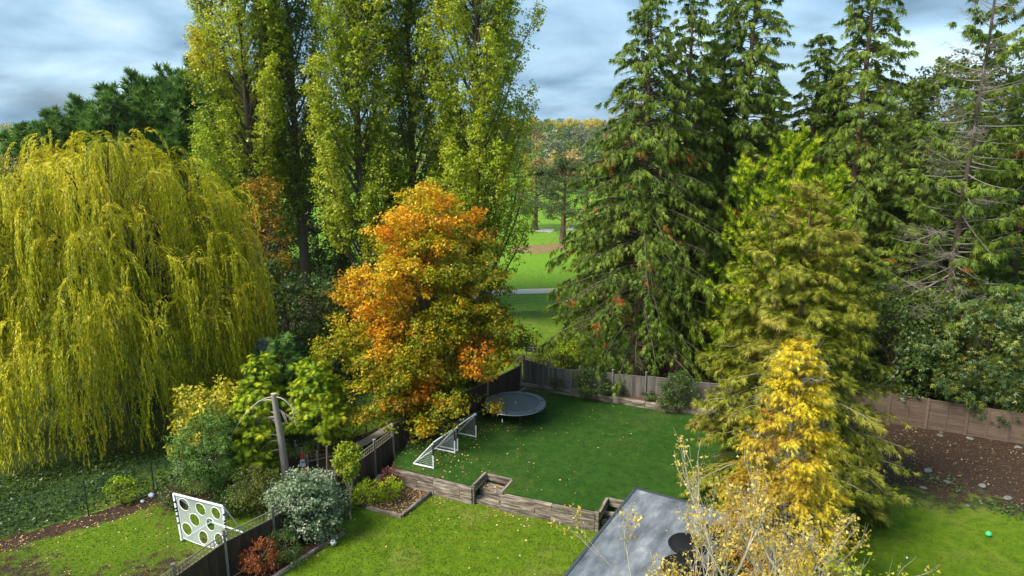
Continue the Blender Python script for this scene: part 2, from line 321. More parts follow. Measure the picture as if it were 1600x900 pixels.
# terrain: golf course to the horizon with a wooded rise
tx = np.concatenate([np.linspace(-1500, -260, 12), np.linspace(-240, 260, 60), np.linspace(280, 1500, 12)])
ty = np.concatenate([np.linspace(-200, 0, 5), np.linspace(20, 220, 30), np.linspace(228, 760, 70), np.linspace(800, 3000, 10)])
TX, TY = np.meshgrid(tx, ty)
def terrain_z(X, Y):
    X = np.asarray(X, float); Y = np.asarray(Y, float)
    h = 19 * np.clip((Y - 250) / 400, 0, 1) ** 1.05
    h = h + 2.2 * np.sin(X / 60 + 1) * np.clip((Y - 300) / 200, 0, 1) + 1.5 * np.sin(X / 23 + 2) * np.clip((Y - 320) / 200, 0, 1)
    und = .5 * np.sin(X / 19) * np.sin(Y / 27) * np.clip((Y - 150) / 60, 0, 1)
    return h + und - .09
g = Geo(); vi = np.arange(TX.size).reshape(TX.shape)
g.add(np.stack([TX, TY, terrain_z(TX, TY)], -1), np.stack([vi[:-1, :-1], vi[:-1, 1:], vi[1:, 1:], vi[1:, :-1]], -1))
struct(obj('terrain', g.mesh('terrain', True, False), M['fairway']))
# golf details
def drape(name, poly, dz, m, nx=14, seed=1, amp=.3):
    """irregular patch lying on the terrain: fan of rings"""
    pts = np.array(wobble(poly, amp, seed, 6)); c = pts.mean(0); g = Geo(); K = len(pts)
    rings = [c + (pts - c) * s for s in (.02, .35, .7, 1)]
    v = np.concatenate([np.column_stack([r, terrain_z(r[:, 0], r[:, 1]) + dz]) for r in rings])
    f = [[k * K + i, k * K + (i + 1) % K, (k + 1) * K + (i + 1) % K, (k + 1) * K + i] for k in range(3) for i in range(K)]
    g.add(v, f); me = g.mesh(name, True, False)
    if me.polygons[0].normal.z < 0: me.flip_normals()
    return struct(obj(name, me, m))
def gp(x, y): p = G(x, y, 0); return (p[0], p[1])
g = Geo(); cx = np.linspace(-60, 60, 90); cy = 69.6 + .05 * cx + 1.2 * np.sin(cx / 16)
v = np.concatenate([np.column_stack([cx, cy - 1.15, terrain_z(cx, cy) + .03]), np.column_stack([cx, cy + 1.15, terrain_z(cx, cy) + .03])])
k = np.arange(89); g.add(v, np.stack([k, k + 1, k + 91, k + 90], -1)); struct(obj('path', g.mesh('path', True, False), M['path']))
drape('rough_patch', [gp(795, 393), gp(838, 396), gp(885, 390), gp(890, 379), gp(850, 380), gp(800, 384)], .02, M['rough_grass'], seed=5, amp=.25)
drape('bunker', [gp(838, 362), gp(862, 362.5), gp(868, 358), gp(850, 356), gp(838, 358)], .03, M['sand'], seed=6, amp=.2)
drape('bunker', [gp(878, 360), gp(898, 359), gp(900, 355), gp(880, 356)], .03, M['sand'], seed=7, amp=.2)

# raised upper lawn (0.75 m above the lower one), a block with real sides hidden by sleepers and fences
UZ = .75
upper = [(-5.6, 29.55), (-5.7, 31.2), (-3.55, 34.0), (-1.25, 37.0), (.75, 39.85), (6.0, 37.75), (9.6, 36.4), (15.0, 34.6), (12.6, 31.2), (10.2, 27.2), (8.4, 23.2), (5.25, 24.55), (5.75, 25.9), (4.2, 26.65), (3.62, 25.62), (-.47, 27.15), (.05, 28.3), (-1.22, 28.85), (-1.74, 27.65)]
me = bpy.data.meshes.new('upper_lawn'); bm = bmesh.new()
tp = [bm.verts.new((x, y, UZ)) for x, y in upper]; bt = [bm.verts.new((x, y, -.3)) for x, y in upper]
bm.faces.new(tp)
for i in range(len(upper)): j = (i + 1) % len(upper); bm.faces.new((tp[i], bt[i], bt[j], tp[j]))
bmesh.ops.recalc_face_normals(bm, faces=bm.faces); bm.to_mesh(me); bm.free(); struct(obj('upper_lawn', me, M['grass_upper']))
# ------------------------------------------------------------------ trees: generators
LEAF = np.array([[(0, 0, 0), (.42, .45, .06), (0, 1, -.05), (-.42, .45, .06)]])
NARROW = np.array([[(0, 0, 0), (.11, .45, .01), (0, 1, 0), (-.11, .45, .01)]])
def _diam(p, ang, L, w):
    p = np.array(p, float); d = np.array([sin(ang), cos(ang), 0]); x = np.array([cos(ang), -sin(ang), 0])
    q = [p, p + d * L * .5 + x * w, p + d * L, p + d * L * .5 - x * w]
    return [(a[0], a[1], -.22 * (a[1] ** 2) - .25 * a[0] ** 2) for a in q]
FAN = np.array([_diam((0, 0, 0), 0, 1, .075)] + [_diam((0, y, 0), sg * .75, L, .062) for y, L in ((.12, .52), (.36, .48), (.6, .34)) for sg in (-1, 1)])
HANG = np.array([_diam((0, 0, 0), 0, 1, .07)] + [_diam((0, y, 0), sg * .5, L, .07) for y, L in ((.1, .55), (.38, .5)) for sg in (-1, 1)])
FAN5 = np.array([_diam((0, 0, 0), 0, 1, .06)] + [_diam((0, y, 0), sg * .7, L, .055) for y, L in ((.1, .6), (.42, .48)) for sg in (-1, 1)])
FAN3 = np.array([_diam((0, 0, 0), 0, 1, .06), _diam((0, .05, 0), .42, .72, .05), _diam((0, .2, 0), -.5, .62, .05)])
HANG3 = np.array([_diam((0, 0, 0), 0, 1, .085)] + [_diam((0, .08, 0), sg * .45, .62, .085) for sg in (-1, 1)])
SPIKE = np.array([_diam((0, 0, 0), 0, 1, .1)] + [_diam((0, y, 0), sg * .55, L, .075) for y, L in ((.05, .5), (.35, .45)) for sg in (-1, 1)])
PALM = np.array([_diam((0, 0, 0), a, L, .13) for a, L in ((0, 1), (.85, .8), (-.85, .8))])
UP = np.array([0, 0, 1.])
def rdir(r, n): return unit(r.normal(size=(n, 3)))
def curve(p0, p1, sag, k=6):
    t = np.linspace(0, 1, k)[:, None]; p0, p1 = np.array(p0, float), np.array(p1, float)
    return p0 + (p1 - p0) * t + np.array(sag) * (4 * t * (1 - t))
def trunk_geo(r, H, rad, lean=(0, 0), k=9, n=9, wob=.12, flare=1.6, tip=.06):
    z = np.linspace(0, 1, k) ** 1.1
    p = np.column_stack([lean[0] * z + np.cumsum(r.normal(size=k)) * wob * .3, lean[1] * z + np.cumsum(r.normal(size=k)) * wob * .3, z * H]); p[0, :2] = 0
    p[0, 2] = -.25
    rr = rad * (1 - z * (1 - tip)); rr[0] *= flare; rr[1] *= 1.1
    g = Geo(); g.tube(p, rr, n); return g, p
def on_trunk(p, z): return np.array([np.interp(z, p[:, 2], p[:, i]) for i in range(3)])
def leaves(g, r, C, R, tw, lf, size, tpl=LEAF, tint=None, alt=None, droop=.3, upn=.7, shell=.45, spread=.16, tv=.22):
    """leafy clumps: C centres (M,3), R radii (M,3); tw twigs per clump, lf leaves per twig"""
    Mn = len(C); d = rdir(r, Mn * tw).reshape(Mn, tw, 3); rr = r.uniform(0, 1, (Mn, tw, 1)) ** shell
    T = C[:, None] + d * rr * R[:, None]
    out = unit(d)
    P = (T[:, :, None] + r.normal(size=(Mn, tw, lf, 3)) * spread * np.array([1, 1, .7])).reshape(-1, 3)
    o = np.repeat(out.reshape(-1, 3), lf, 0); n = len(P)
    D = unit(o * .5 + rdir(r, n) * .9 - UP * droop); Nn = unit(o * .5 + UP * upn + rdir(r, n) * .55)
    tt = (tint if tint is not None else np.full(Mn, .5))
    tt = np.repeat(np.repeat(tt, tw) + r.normal(size=Mn * tw) * tv * .5, lf) + r.normal(size=n) * tv * .7
    aa = 0 if alt is None else np.clip(np.repeat(np.repeat(alt, tw) + r.normal(size=Mn * tw) * .18, lf) + r.normal(size=n) * .16, 0, 1)
    g.scatter(tpl, P, D, Nn, size * r.uniform(.65, 1.25, n), np.clip(tt, 0, 1), aa)
def spread_points(r, n, inside, box, mind, tries=60):
    pts = []
    for _ in range(n * tries):
        p = r.uniform(box[0], box[1])
        if not inside(p): continue
        if all(((p - q) ** 2).sum() > mind * mind for q in pts[-400:]):
            pts.append(p)
            if len(pts) >= n: break
    return np.array(pts)
def ell(c, R, lump=.18, seed=0, low=-1e9):
    c, R = np.array(c, float), np.array(R, float); rs = np.random.default_rng(seed); D = rdir(rs, 9); a = rs.uniform(-1, 1, 9) * lump
    def f(p):
        q = (p - c) / R; l = np.linalg.norm(q); u = q / max(l, 1e-6)
        return l < 1 + (a * np.maximum(0, D @ u) ** 4).sum() * 1.6 and p[2] > low
    return f
def shell_only(f, c, k):
    c = np.array(c, float)
    return lambda p: f(p) and not f(c + (p - c) * k)

def broadleaf(name, label, loc, H, R, zc, rz_, nclump, crad, tw, lf, lsize, lmat, bark='bark', trad=.22, seed=1, tintf=None, altf=None, group=None, limbs=True, tpl=LEAF, hollow=1.7, low=.4, flat=.75, cat='tree', lump=.18, spread=.16, rot=0, droop=.3, shell=.45, inside=None, extra=None):
    r = np.random.default_rng(seed); root = thing(name, label, cat, loc, rot, group)
    f = inside or ell((0, 0, zc), (R, R, rz_), lump, seed, low)
    C = spread_points(r, nclump, shell_only(f, (0, 0, zc), hollow), (np.array([-R * 1.3, -R * 1.3, max(low, zc - rz_ * 1.3)]), np.array([R * 1.3, R * 1.3, zc + rz_ * 1.35])), crad * .75)
    if extra is not None: C = np.concatenate([C, extra])
    tg, tp = trunk_geo(r, H * .86, trad, r.normal(size=2) * .2)
    if limbs:
        for c in C[::3]:
            z0 = np.clip(c[2] * r.uniform(.35, .7), .3, H * .8); a = on_trunk(tp, z0); L = np.linalg.norm(c - a)
            tg.tube(curve(a, c, (0, 0, -.06 * L), 6), np.linspace(min(trad * .4, .015 + L * .009), .012, 6), 5)
    obj('trunk', tg.mesh('trunk', True), M[bark], root)
    rr = crad * r.uniform(.65, 1.35, len(C)); RR = np.column_stack([rr, rr, rr * flat])
    tint = .5 + .16 * r.normal(size=len(C)) if tintf is None else tintf(C, r)
    alt = None if altf is None else altf(C, r)
    cg = Geo(); leaves(cg, r, C, RR, tw, lf, lsize, tpl, tint, alt, spread=spread, droop=droop, shell=shell); obj('crown', cg, lmat, root)
    return root

def poplar(name, label, loc, H, R, seed, lmat, group, nplume=80, bare=.1, tintb=.5, lsize=.2, offsets=((0, 0),)):
    r = np.random.default_rng(seed); root = thing(name, label, 'tree', loc, 0, group); tg = Geo(); cg = Geo()
    for oi, (ox, oy) in enumerate(offsets):
        hh = H * (1 if oi == 0 else r.uniform(.82, .95)); t1, tp = trunk_geo(r, hh * .97, .52 if oi == 0 else .34, (ox, oy), 12, 9, .2, 1.5, .03)
        tg.add(np.concatenate(t1.v), np.concatenate(t1.f))
        npl = nplume // len(offsets); C = []; RR = []; TT = []
        for i in range(npl):
            s = (i + r.uniform()) / npl; zb = hh * (bare + (.9 - bare) * s ** 1.05)
            env = R * (1.05 if zb < hh * .45 else 1.05 - max(0, zb / hh - .45) * 1.1)
            az = i * 2.4 + r.normal() * .5; rad = env * (.25 + .7 * r.uniform() ** .6); L = r.uniform(3.0, 6.2) * (1 - .35 * s)
            a = on_trunk(tp, zb); b_ = a + np.array([cos(az) * rad, sin(az) * rad, rad * r.uniform(1.0, 1.7)]); c = b_ + np.array([cos(az) * .35, sin(az) * .35, L])
            t = np.linspace(0, 1, 7)[:, None]; p = (1 - t) ** 2 * a + 2 * t * (1 - t) * b_ + t * t * c
            tg.tube(p, np.linspace(.035 + .02 * L, .012, 7), 4)
            ns = int(3 + L * 1.25); ts = np.linspace(.35, 1.0, ns); q = (1 - ts[:, None]) ** 2 * a + 2 * ts[:, None] * (1 - ts[:, None]) * b_ + ts[:, None] ** 2 * c
            w = (.3 + .95 * np.sin(pi * np.clip((ts - .22) / .85, 0, 1)) ** .8) * r.uniform(.65, 1.2) * min(1, .55 + env / R * .5)
            C.append(q + r.normal(size=q.shape) * .16); RR.append(np.column_stack([w, w, w * 1.15])); TT.append(np.full(ns, tintb + r.normal() * .2))
        C = np.concatenate(C); RR = np.concatenate(RR); TT = np.concatenate(TT)
        altc = np.clip(sines(C, seed + 5, .55) * 1.3 - .75, 0, 1)
        leaves(cg, r, C, RR, 19, 8, lsize, LEAF, TT, altc, .25, .6, .38, .15, .16)
    obj('trunk', tg.mesh('trunk', True), M['bark'], root); obj('crown', cg, lmat, root)
    return root

def conifer(name, label, loc, H, prof, nb, lmat, seed, tpl=FAN, fsize=.5, el=(.35, -.2), droop=(-.3, -.6), T=12, Sn=5, hang=.5, upn=.8, latw=.35, trad=.3, bark='bark_red', z0=.06, group=None, tintf=None, deadp=.0, tops=((0, 0, 1.),), zpow=.9, barebr=.0, deadb=None, rot=0, tiplight=.25, side_bias=None, cat='tree', plume=0., inner=.25, wood_mat=None, bmax=260, trunkH=.97, airy=0., bthin=1., eljit=.12):
    """el: branch start slope at bottom/top; droop: curvature at bottom/top; T twigs a branch, Sn sprays a twig"""
    r = np.random.default_rng(seed); root = thing(name, label, cat, loc, rot, group); tg = Geo(); bgm = Geo(); cg = Geo()
    for ti, (ox, oy, hf) in enumerate(tops):
        h = H * hf; t1, tp = trunk_geo(r, h * trunkH, trad * (1 if ti == 0 else .7), (ox, oy), 10, 9, .1, 1.35, .04); tg.add(np.concatenate(t1.v), np.concatenate(t1.f))
        n = nb // len(tops) if ti else nb - (len(tops) - 1) * (nb // len(tops))
        s = (np.arange(n) + r.uniform(size=n)) / n; s = z0 + (1 - z0) * s ** zpow * .995
        az = np.arange(n) * 2.39996 + r.normal(size=n) * .35
        L = np.array([prof(x) for x in s]) * r.uniform(.72, 1.12, n)
        if side_bias is not None: L = L * side_bias(az, s)
        e0 = el[0] + (el[1] - el[0]) * s + r.normal(size=n) * eljit; dr = droop[0] + (droop[1] - droop[0]) * s + r.normal(size=n) * .08
        base = np.stack([np.interp(s * h, tp[:, 2], tp[:, i]) for i in range(3)], -1); base[:, 2] = s * h
        hd = np.stack([np.cos(az), np.sin(az), 0 * az], -1); lat = np.stack([-np.sin(az), np.cos(az), 0 * az], -1)
        bt = r.normal(size=n) * .13; dead = r.uniform(size=n) < deadp if deadb is None else deadb(az, s, r)
        def pos(u): return base[:, None] + hd[:, None] * (L[:, None] * u)[..., None] + UP * (L[:, None] * (e0[:, None] * u + dr[:, None] * u * u))[..., None]
        us = np.linspace(0, 1, 6)[None].repeat(n, 0); BP = pos(us)
        for i in range(n):
            if i < bmax or dead[i]: bgm.tube(BP[i] + (r.normal(size=(6, 3)) * .05 * np.linspace(0, 1, 6)[:, None] if dead[i] else 0), np.linspace((.012 + .012 * L[i]) * (bthin if dead[i] else 1), .008 * bthin, 6), 4)
            if dead[i]:
                for k in range(int(6 + L[i] * 5)):
                    u = r.uniform(.25, 1); j = int(u * 4.99); p = BP[i, j] + (BP[i, j + 1] - BP[i, j]) * (u * 5 - j); sg = r.choice([-1, 1])
                    q = p + (hd[i] * r.uniform(.1, .6) + lat[i] * sg * r.uniform(.3, .9) - UP * r.uniform(-.15, .5)) * r.uniform(.35, 1) * (.35 + .18 * L[i])
                    bgm.tube(curve(p, q, r.normal(size=3) * .06, 4), np.linspace(.011, .005, 4) * bthin, 3)
                    for _ in range(2):
                        q2 = q + r.normal(size=3) * .22 + hd[i] * .12; bgm.tube(np.array([p + (q - p) * .6, q2]), np.array([.006, .004]) * bthin, 3)
        # twigs
        u = inner + (1 - inner) * r.uniform(size=(n, T)) ** .8; keep = (r.uniform(size=(n, T)) < (np.clip(L / max(L.max(), 1e-6), .18, 1) * (1 - airy * np.clip(s * 1.6 - .6, 0, 1)))[:, None]) & ~dead[:, None]
        tb = pos(u); sg = np.where(r.uniform(size=(n, T)) < .5, -1., 1.)
        tl = (L[:, None] * latw * (1.15 - u) + .18) * r.uniform(.6, 1.25, (n, T)); end = u > .9
        slope = e0[:, None] + 2 * dr[:, None] * u
        fwd = unit(hd[:, None] + UP * slope[..., None]); td = unit(fwd * (.75 + plume) + lat[:, None] * (sg * r.uniform(.35, 1.1, (n, T)) * np.where(end, .35, 1))[..., None] + UP * r.normal(size=(n, T))[..., None] * .15 + UP * plume * .5)
        k = (np.arange(Sn) + .5) / Sn; k = np.clip(k[None, None] + r.normal(size=(n, T, Sn)) * .08, 0, 1)
        P = tb[:, :, None] + td[:, :, None] * (tl[:, :, None] * k)[..., None]; P = P - UP * (hang * .35 * (tl[:, :, None] * k) ** 1.5)[..., None]
        tint = .42 + bt[:, None, None] + tiplight * (k - .4) + r.normal(size=(n, T, Sn)) * .1 + .1 * r.normal(size=(n, T))[..., None]
        D = td[:, :, None] * np.ones(Sn)[None, None, :, None] + r.normal(size=(n, T, Sn, 3)) * .42 - UP * hang * r.uniform(.5, 1.4, (n, T, Sn))[..., None] + UP * plume * .6
        Nn = UP * upn + td[:, :, None] * .25 + r.normal(size=P.shape) * .45 + hd[:, None, None] * .3
        kk = np.broadcast_to(keep[..., None], k.shape).ravel()
        P = P.reshape(-1, 3)[kk]; D = D.reshape(-1, 3)[kk]; Nn = Nn.reshape(-1, 3)[kk]; tint = tint.ravel()[kk]
        alt = 0 if tintf is None else tintf(P, r)
        cg.scatter(tpl, P, D, Nn, fsize * r.uniform(.6, 1.3, len(P)), np.clip(tint, 0, 1), alt)
    obj('trunk', tg.mesh('trunk', True), M[bark], root); (stuff(obj('branches', bgm.mesh('branches', True), M[wood_mat or bark], root)) if bgm.v else None); obj('crown', cg, lmat, root)
    return root

def ramify(g, r, p, d, L, rad, depth, ends, kids=(2, 4), split=.55, shrink=.62, wob=.12, up=.1, n=5, rs=.6):
    """bare branching: appends tubes to g and twig ends to ends"""
    k = 5; pts = [np.array(p, float)]; dd = np.array(d, float)
    for i in range(k - 1):
        dd = unit(dd + r.normal(size=3) * wob + UP * up * .3); pts.append(pts[-1] + dd * L / (k - 1))
    pts = np.array(pts); g.tube(pts, np.linspace(rad, rad * .55, k), n if depth > 1 else 3)
    if depth == 0: ends.append((pts[-1], dd)); ends.append((pts[2], dd)); return
    for c in range(r.integers(*kids) + 1):
        j = r.integers(1, k) if c else k - 1
        nd = unit(dd + unit(r.normal(size=3)) * split + UP * up)
        ramify(g, r, pts[j], nd, L * shrink * r.uniform(.75, 1.2), rad * rs, depth - 1, ends, kids, split, shrink, wob, up, n, rs)

# ------------------------------------------------------------------ leaf materials
LM = {}
LM['willow'] = leaf_mat('willow_leaf', [(.085, .12, .005), (.24, .28, .008), (.5, .48, .014), (.72, .63, .035)], [(.46, .31, .008), (.68, .5, .012), (.78, .62, .03)], .4, .5)
LM['poplar'] = leaf_mat('poplar_leaf', [(.075, .13, .006), (.185, .28, .009), (.33, .41, .013), (.5, .53, .045)], [(.36, .3, .01), (.6, .5, .015), (.72, .57, .03)], .38, .45, .35)
LM['poplar_dark'] = leaf_mat('poplar_dark_leaf', [(.045, .09, .01), (.105, .175, .014), (.19, .255, .02), (.32, .37, .07)], [(.24, .2, .01), (.42, .32, .015), (.54, .4, .03)], .33, .42, .4)
LM['maple'] = leaf_mat('maple_leaf', [(.055, .095, .004), (.15, .2, .006), (.31, .32, .008), (.5, .43, .012)], [(.54, .12, .006), (.74, .24, .008), (.78, .37, .012), (.78, .52, .022)], .38, .5)
LM['cedar'] = leaf_mat('cedar_leaf', [(.045, .085, .009), (.105, .17, .016), (.18, .25, .022), (.28, .33, .05)], [(.24, .06, .014), (.38, .11, .022), (.44, .18, .035)], .32, .55)
LM['cypress'] = leaf_mat('cypress_leaf', [(.06, .08, .007), (.155, .175, .01), (.27, .275, .018), (.43, .4, .07)], [(.25, .18, .03), (.37, .28, .045), (.47, .37, .08)], .34, .55)
LM['golden'] = leaf_mat('golden_leaf', [(.035, .09, .004), (.11, .215, .006), (.35, .45, .01), (.66, .68, .025)], [(.2, .12, .02), (.3, .2, .03)], .32, .5)
LM['yellow'] = leaf_mat('yellow_leaf', [(.28, .2, .01), (.52, .38, .012), (.7, .54, .018), (.78, .66, .06)], [(.13, .05, .015), (.28, .11, .025), (.4, .19, .045)], .32, .5)
LM['leyland'] = leaf_mat('leyland_leaf', [(.035, .085, .014), (.08, .17, .024), (.14, .25, .038), (.22, .32, .07)], None, .3, .55)
LM['dark'] = leaf_mat('dark_leaf', [(.02, .042, .006), (.045, .085, .01), (.08, .13, .018), (.12, .18, .035)], [(.1, .08, .01), (.2, .15, .02)], .28, .4, .4)
LM['sycamore'] = leaf_mat('sycamore_leaf', [(.022, .052, .012), (.05, .1, .022), (.09, .155, .038), (.15, .21, .065)], [(.3, .22, .01), (.5, .4, .02), (.6, .5, .05)], .28, .4, .4)
LM['olive'] = leaf_mat('olive_leaf', [(0.042, 0.054, 0.010), (0.102, 0.120, 0.017), (0.180, 0.198, 0.024)], [(0.360, 0.204, 0.012), (0.540, 0.312, 0.024)], .28, .5)
LM['autumn'] = leaf_mat('autumn_leaf', [(.12, .07, .008), (.32, .18, .012), (.5, .28, .015)], None, .3, .5)
LM['silver'] = leaf_mat('silver_leaf', [(.045, .085, .03), (.1, .16, .065), (.22, .28, .15), (.44, .47, .32)], None, .2, .5, .3)
LM['lime'] = leaf_mat('lime_leaf', [(.12, .19, .008), (.25, .34, .012), (.42, .46, .03)], [(.5, .3, .02), (.6, .4, .03)], .32, .5)
LM['goldshrub'] = leaf_mat('goldshrub_leaf', [(.13, .14, .008), (.34, .32, .012), (.55, .47, .025), (.66, .58, .06)], None, .3, .45, .35)
LM['rust'] = leaf_mat('rust_leaf', [(.12, .035, .012), (.28, .08, .02), (.42, .14, .04)], [(.1, .12, .02), (.16, .18, .03)], .25, .55)
LM['burgundy'] = leaf_mat('burgundy_leaf', [(.05, .01, .012), (.14, .035, .03), (.24, .08, .06)], None, .25, .5)
LM['bluecon'] = leaf_mat('bluecon_leaf', [(.03, .06, .06), (.07, .12, .12), (.13, .19, .19)], None, .15, .5)
LM['twigleaf'] = leaf_mat('twigleaf_leaf', [(.34, .22, .03), (.58, .42, .06), (.72, .58, .18)], [(.3, .34, .02), (.42, .44, .03)], .35, .5)
LM['pine'] = leaf_mat('pine_leaf', [(.045, .075, .018), (.09, .13, .035), (.15, .19, .055)], None, .2, .6)
LM['far_green'] = leaf_mat('far_green_leaf', [(0.068, 0.115, 0.027), (0.135, 0.203, 0.047), (0.230, 0.284, 0.074)], None, .25, .6)
LM['far_yellow'] = leaf_mat('far_yellow_leaf', [(.3, .24, .02), (.54, .42, .03), (.68, .54, .06)], None, .25, .6)
LM['far_olive'] = leaf_mat('far_olive_leaf', [(0.156, 0.163, 0.033), (0.286, 0.267, 0.052), (0.416, 0.364, 0.078)], None, .25, .6)
LM['far_brown'] = leaf_mat('far_brown_leaf', [(0.230, 0.149, 0.057), (0.391, 0.265, 0.103), (0.529, 0.380, 0.161)], None, .25, .6)
LM['far_grey'] = leaf_mat('far_grey_leaf', [(.16, .165, .1), (.26, .26, .17), (.36, .35, .25)], None, .25, .6)
LM['far_dark'] = leaf_mat('far_dark_leaf', [(.025, .065, .04), (.05, .1, .065), (.08, .14, .09)], None, .15, .6)

# ------------------------------------------------------------------ the weeping willow
def willow():
    r = np.random.default_rng(11); Yw = 38.0; X = XA(172, Yw, 8); root = thing('weeping_willow', 'huge yellow-green weeping willow with long hanging curtains beside wire fence', 'tree', (X, Yw, 0))
    Rw, top = 7.2, 15.7; tg, tp = trunk_geo(r, 9.5, .55, (0, 0), 8, 10, .3, 1.5, .35)
    # heads of the cascades on a lumpy dome, in bunches
    heads = []; dirs = []
    NCL = 118
    for i in range(NCL):                                  # rounded bunches at different depths, four cascades each
        u = (i + .5) / NCL; th = math.acos(np.clip(1 - u, -1, 1)); az = i * 2.39996 + r.normal() * .25; k_ = r.choice([1.07, 1.0, 1.0, .93, .84])
        for j in range(4):
            a_ = az + r.normal() * .11; th_ = np.clip(th + r.normal() * .07, 0, 1.56); lump = k_ * (1 + .07 * sin(3 * a_ + 1) * sin(th_)) + r.normal() * .015
            d = np.array([sin(th_) * cos(a_), sin(th_) * sin(a_), cos(th_)]); p = np.array([d[0] * Rw, d[1] * Rw, 0]) * lump; p[2] = (3.6 + (top - 3.6) * cos(th_) ** .85) * (.35 + .65 * lump) + r.normal() * .15 - .25 * j * (j > 1)
            heads.append(p); dirs.append(unit(np.array([d[0], d[1], 0]) + 1e-6))
    for i in range(110):
        az = i * 2.39996; q = r.choice([.5, .66, .8, .93]); d = np.array([cos(az), sin(az), 0]); heads.append(d * Rw * q * (1 + .1 * sin(3 * az + 1)) + UP * r.uniform(3.4, 8.5) * (1.25 if q < .7 else 1)); dirs.append(d)
    heads = np.array(heads); dirs = np.array(dirs)
    for h, d in list(zip(heads, dirs))[::3]:
        z0 = r.uniform(3, 9); a = on_trunk(tp, min(z0, max(2.5, h[2] * .7))); L = np.linalg.norm(h - a)
        tg.tube(curve(a, h, (0, 0, .12 * L), 7), np.linspace(.05 + .012 * L, .018, 7), 5)
    obj('trunk', tg.mesh('trunk', True), M['bark'], root)
    NT, NS = 5, 4; ns = NT * NS; nt = len(heads) * NT; n = nt * NS; ti = np.repeat(np.arange(nt), NS); hi = np.repeat(np.arange(len(heads)), ns)
    az = (np.arctan2(dirs[np.repeat(np.arange(len(heads)), NT), 1], dirs[np.repeat(np.arange(len(heads)), NT), 0]) + r.normal(size=nt) * 1.0)[ti] + r.normal(size=n) * .13
    e0 = r.uniform(.0, 1.1, nt)[ti] + r.normal(size=n) * .12; lam = r.uniform(.28, .8, nt)[ti] * r.uniform(.85, 1.15, n); toff = (r.normal(size=(nt, 3)) * np.array([.3, .3, .14]))[ti] + r.normal(size=(n, 3)) * .05
    hz = heads[hi, 2]; L = np.minimum(r.uniform(2.4, 5.6, nt)[ti] * r.uniform(.8, 1.1, n) * (.75 + .5 * np.repeat(r.uniform(size=len(heads)), ns)), hz + .3 - r.uniform(.0, .9, n)); L = np.maximum(L, .5)
    K = 76; ds = .08; s = np.arange(K) * ds
    th = -1.53 + (e0[:, None] + 1.53) * np.exp(-s[None] / lam[:, None])
    hx = np.cumsum(np.cos(th) * ds, 1); vz = np.cumsum(np.sin(th) * ds, 1); sway = (.04 * np.sin(s[None] * 1.7 + r.uniform(0, 6, (n, 1))) * s[None])
    st = heads[hi] + toff
    P = np.stack([st[:, 0:1] + np.cos(az)[:, None] * hx - np.sin(az)[:, None] * sway, st[:, 1:2] + np.sin(az)[:, None] * hx + np.cos(az)[:, None] * sway, st[:, 2:3] + vz], -1)
    tan = np.stack([np.cos(az)[:, None] * np.cos(th), np.sin(az)[:, None] * np.cos(th), np.sin(th)], -1)
    ok = (s[None] < L[:, None]) & (P[..., 2] > .35) & (r.uniform(size=(n, K)) < .66)
    ht = np.repeat(r.normal(size=len(heads)) * .1 + np.repeat(np.concatenate([r.normal(size=NCL) * .15, np.full(30, -.12)]), 4)[:len(heads)], ns); stt = r.normal(size=n) * .06 + (r.normal(size=nt) * .14)[ti]  # inner fill heads get a darker tint: crown shade put into leaf colour
    lefty = np.clip(-heads[hi, 0] / Rw * .12, -.12, .12)  # left strands paler, right ones darker: sun side painted into leaf colour
    tint = .53 + ht[:, None] + stt[:, None] + lefty[:, None] + .22 * np.exp(-s[None] / 1.0) - .05 * s[None] / 3 + r.normal(size=(n, K)) * .12  # strand tops paler, yellower in alt: autumn colour plus painted top light
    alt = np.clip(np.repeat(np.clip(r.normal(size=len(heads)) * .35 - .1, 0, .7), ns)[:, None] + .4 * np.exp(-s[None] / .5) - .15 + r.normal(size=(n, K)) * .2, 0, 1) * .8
    P = P[ok]; tan = tan[ok]; m = len(P); D = unit(tan * 1.0 + rdir(r, m) * .55 - UP * .25); out = unit(P * np.array([1, 1, 0])); Nn = out * .7 + rdir(r, m) * .7 + UP * .35
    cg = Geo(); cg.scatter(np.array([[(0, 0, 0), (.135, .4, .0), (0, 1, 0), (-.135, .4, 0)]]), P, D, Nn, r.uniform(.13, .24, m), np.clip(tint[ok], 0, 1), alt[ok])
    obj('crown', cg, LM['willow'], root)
    tw = Geo()
    for i in range(0, n, 9):
        kk = max(4, int(min(L[i], 1.6) / ds)); j = np.linspace(0, kk - 1, 5).astype(int)
        q = np.stack([st[i, 0] + np.cos(az[i]) * hx[i, j], st[i, 1] + np.sin(az[i]) * hx[i, j], st[i, 2] + vz[i, j]], -1); tw.tube(q, np.linspace(.014, .006, 5), 3)
    obj('twigs', tw.mesh('twigs', True), M['twig_yellow'], root)
willow()

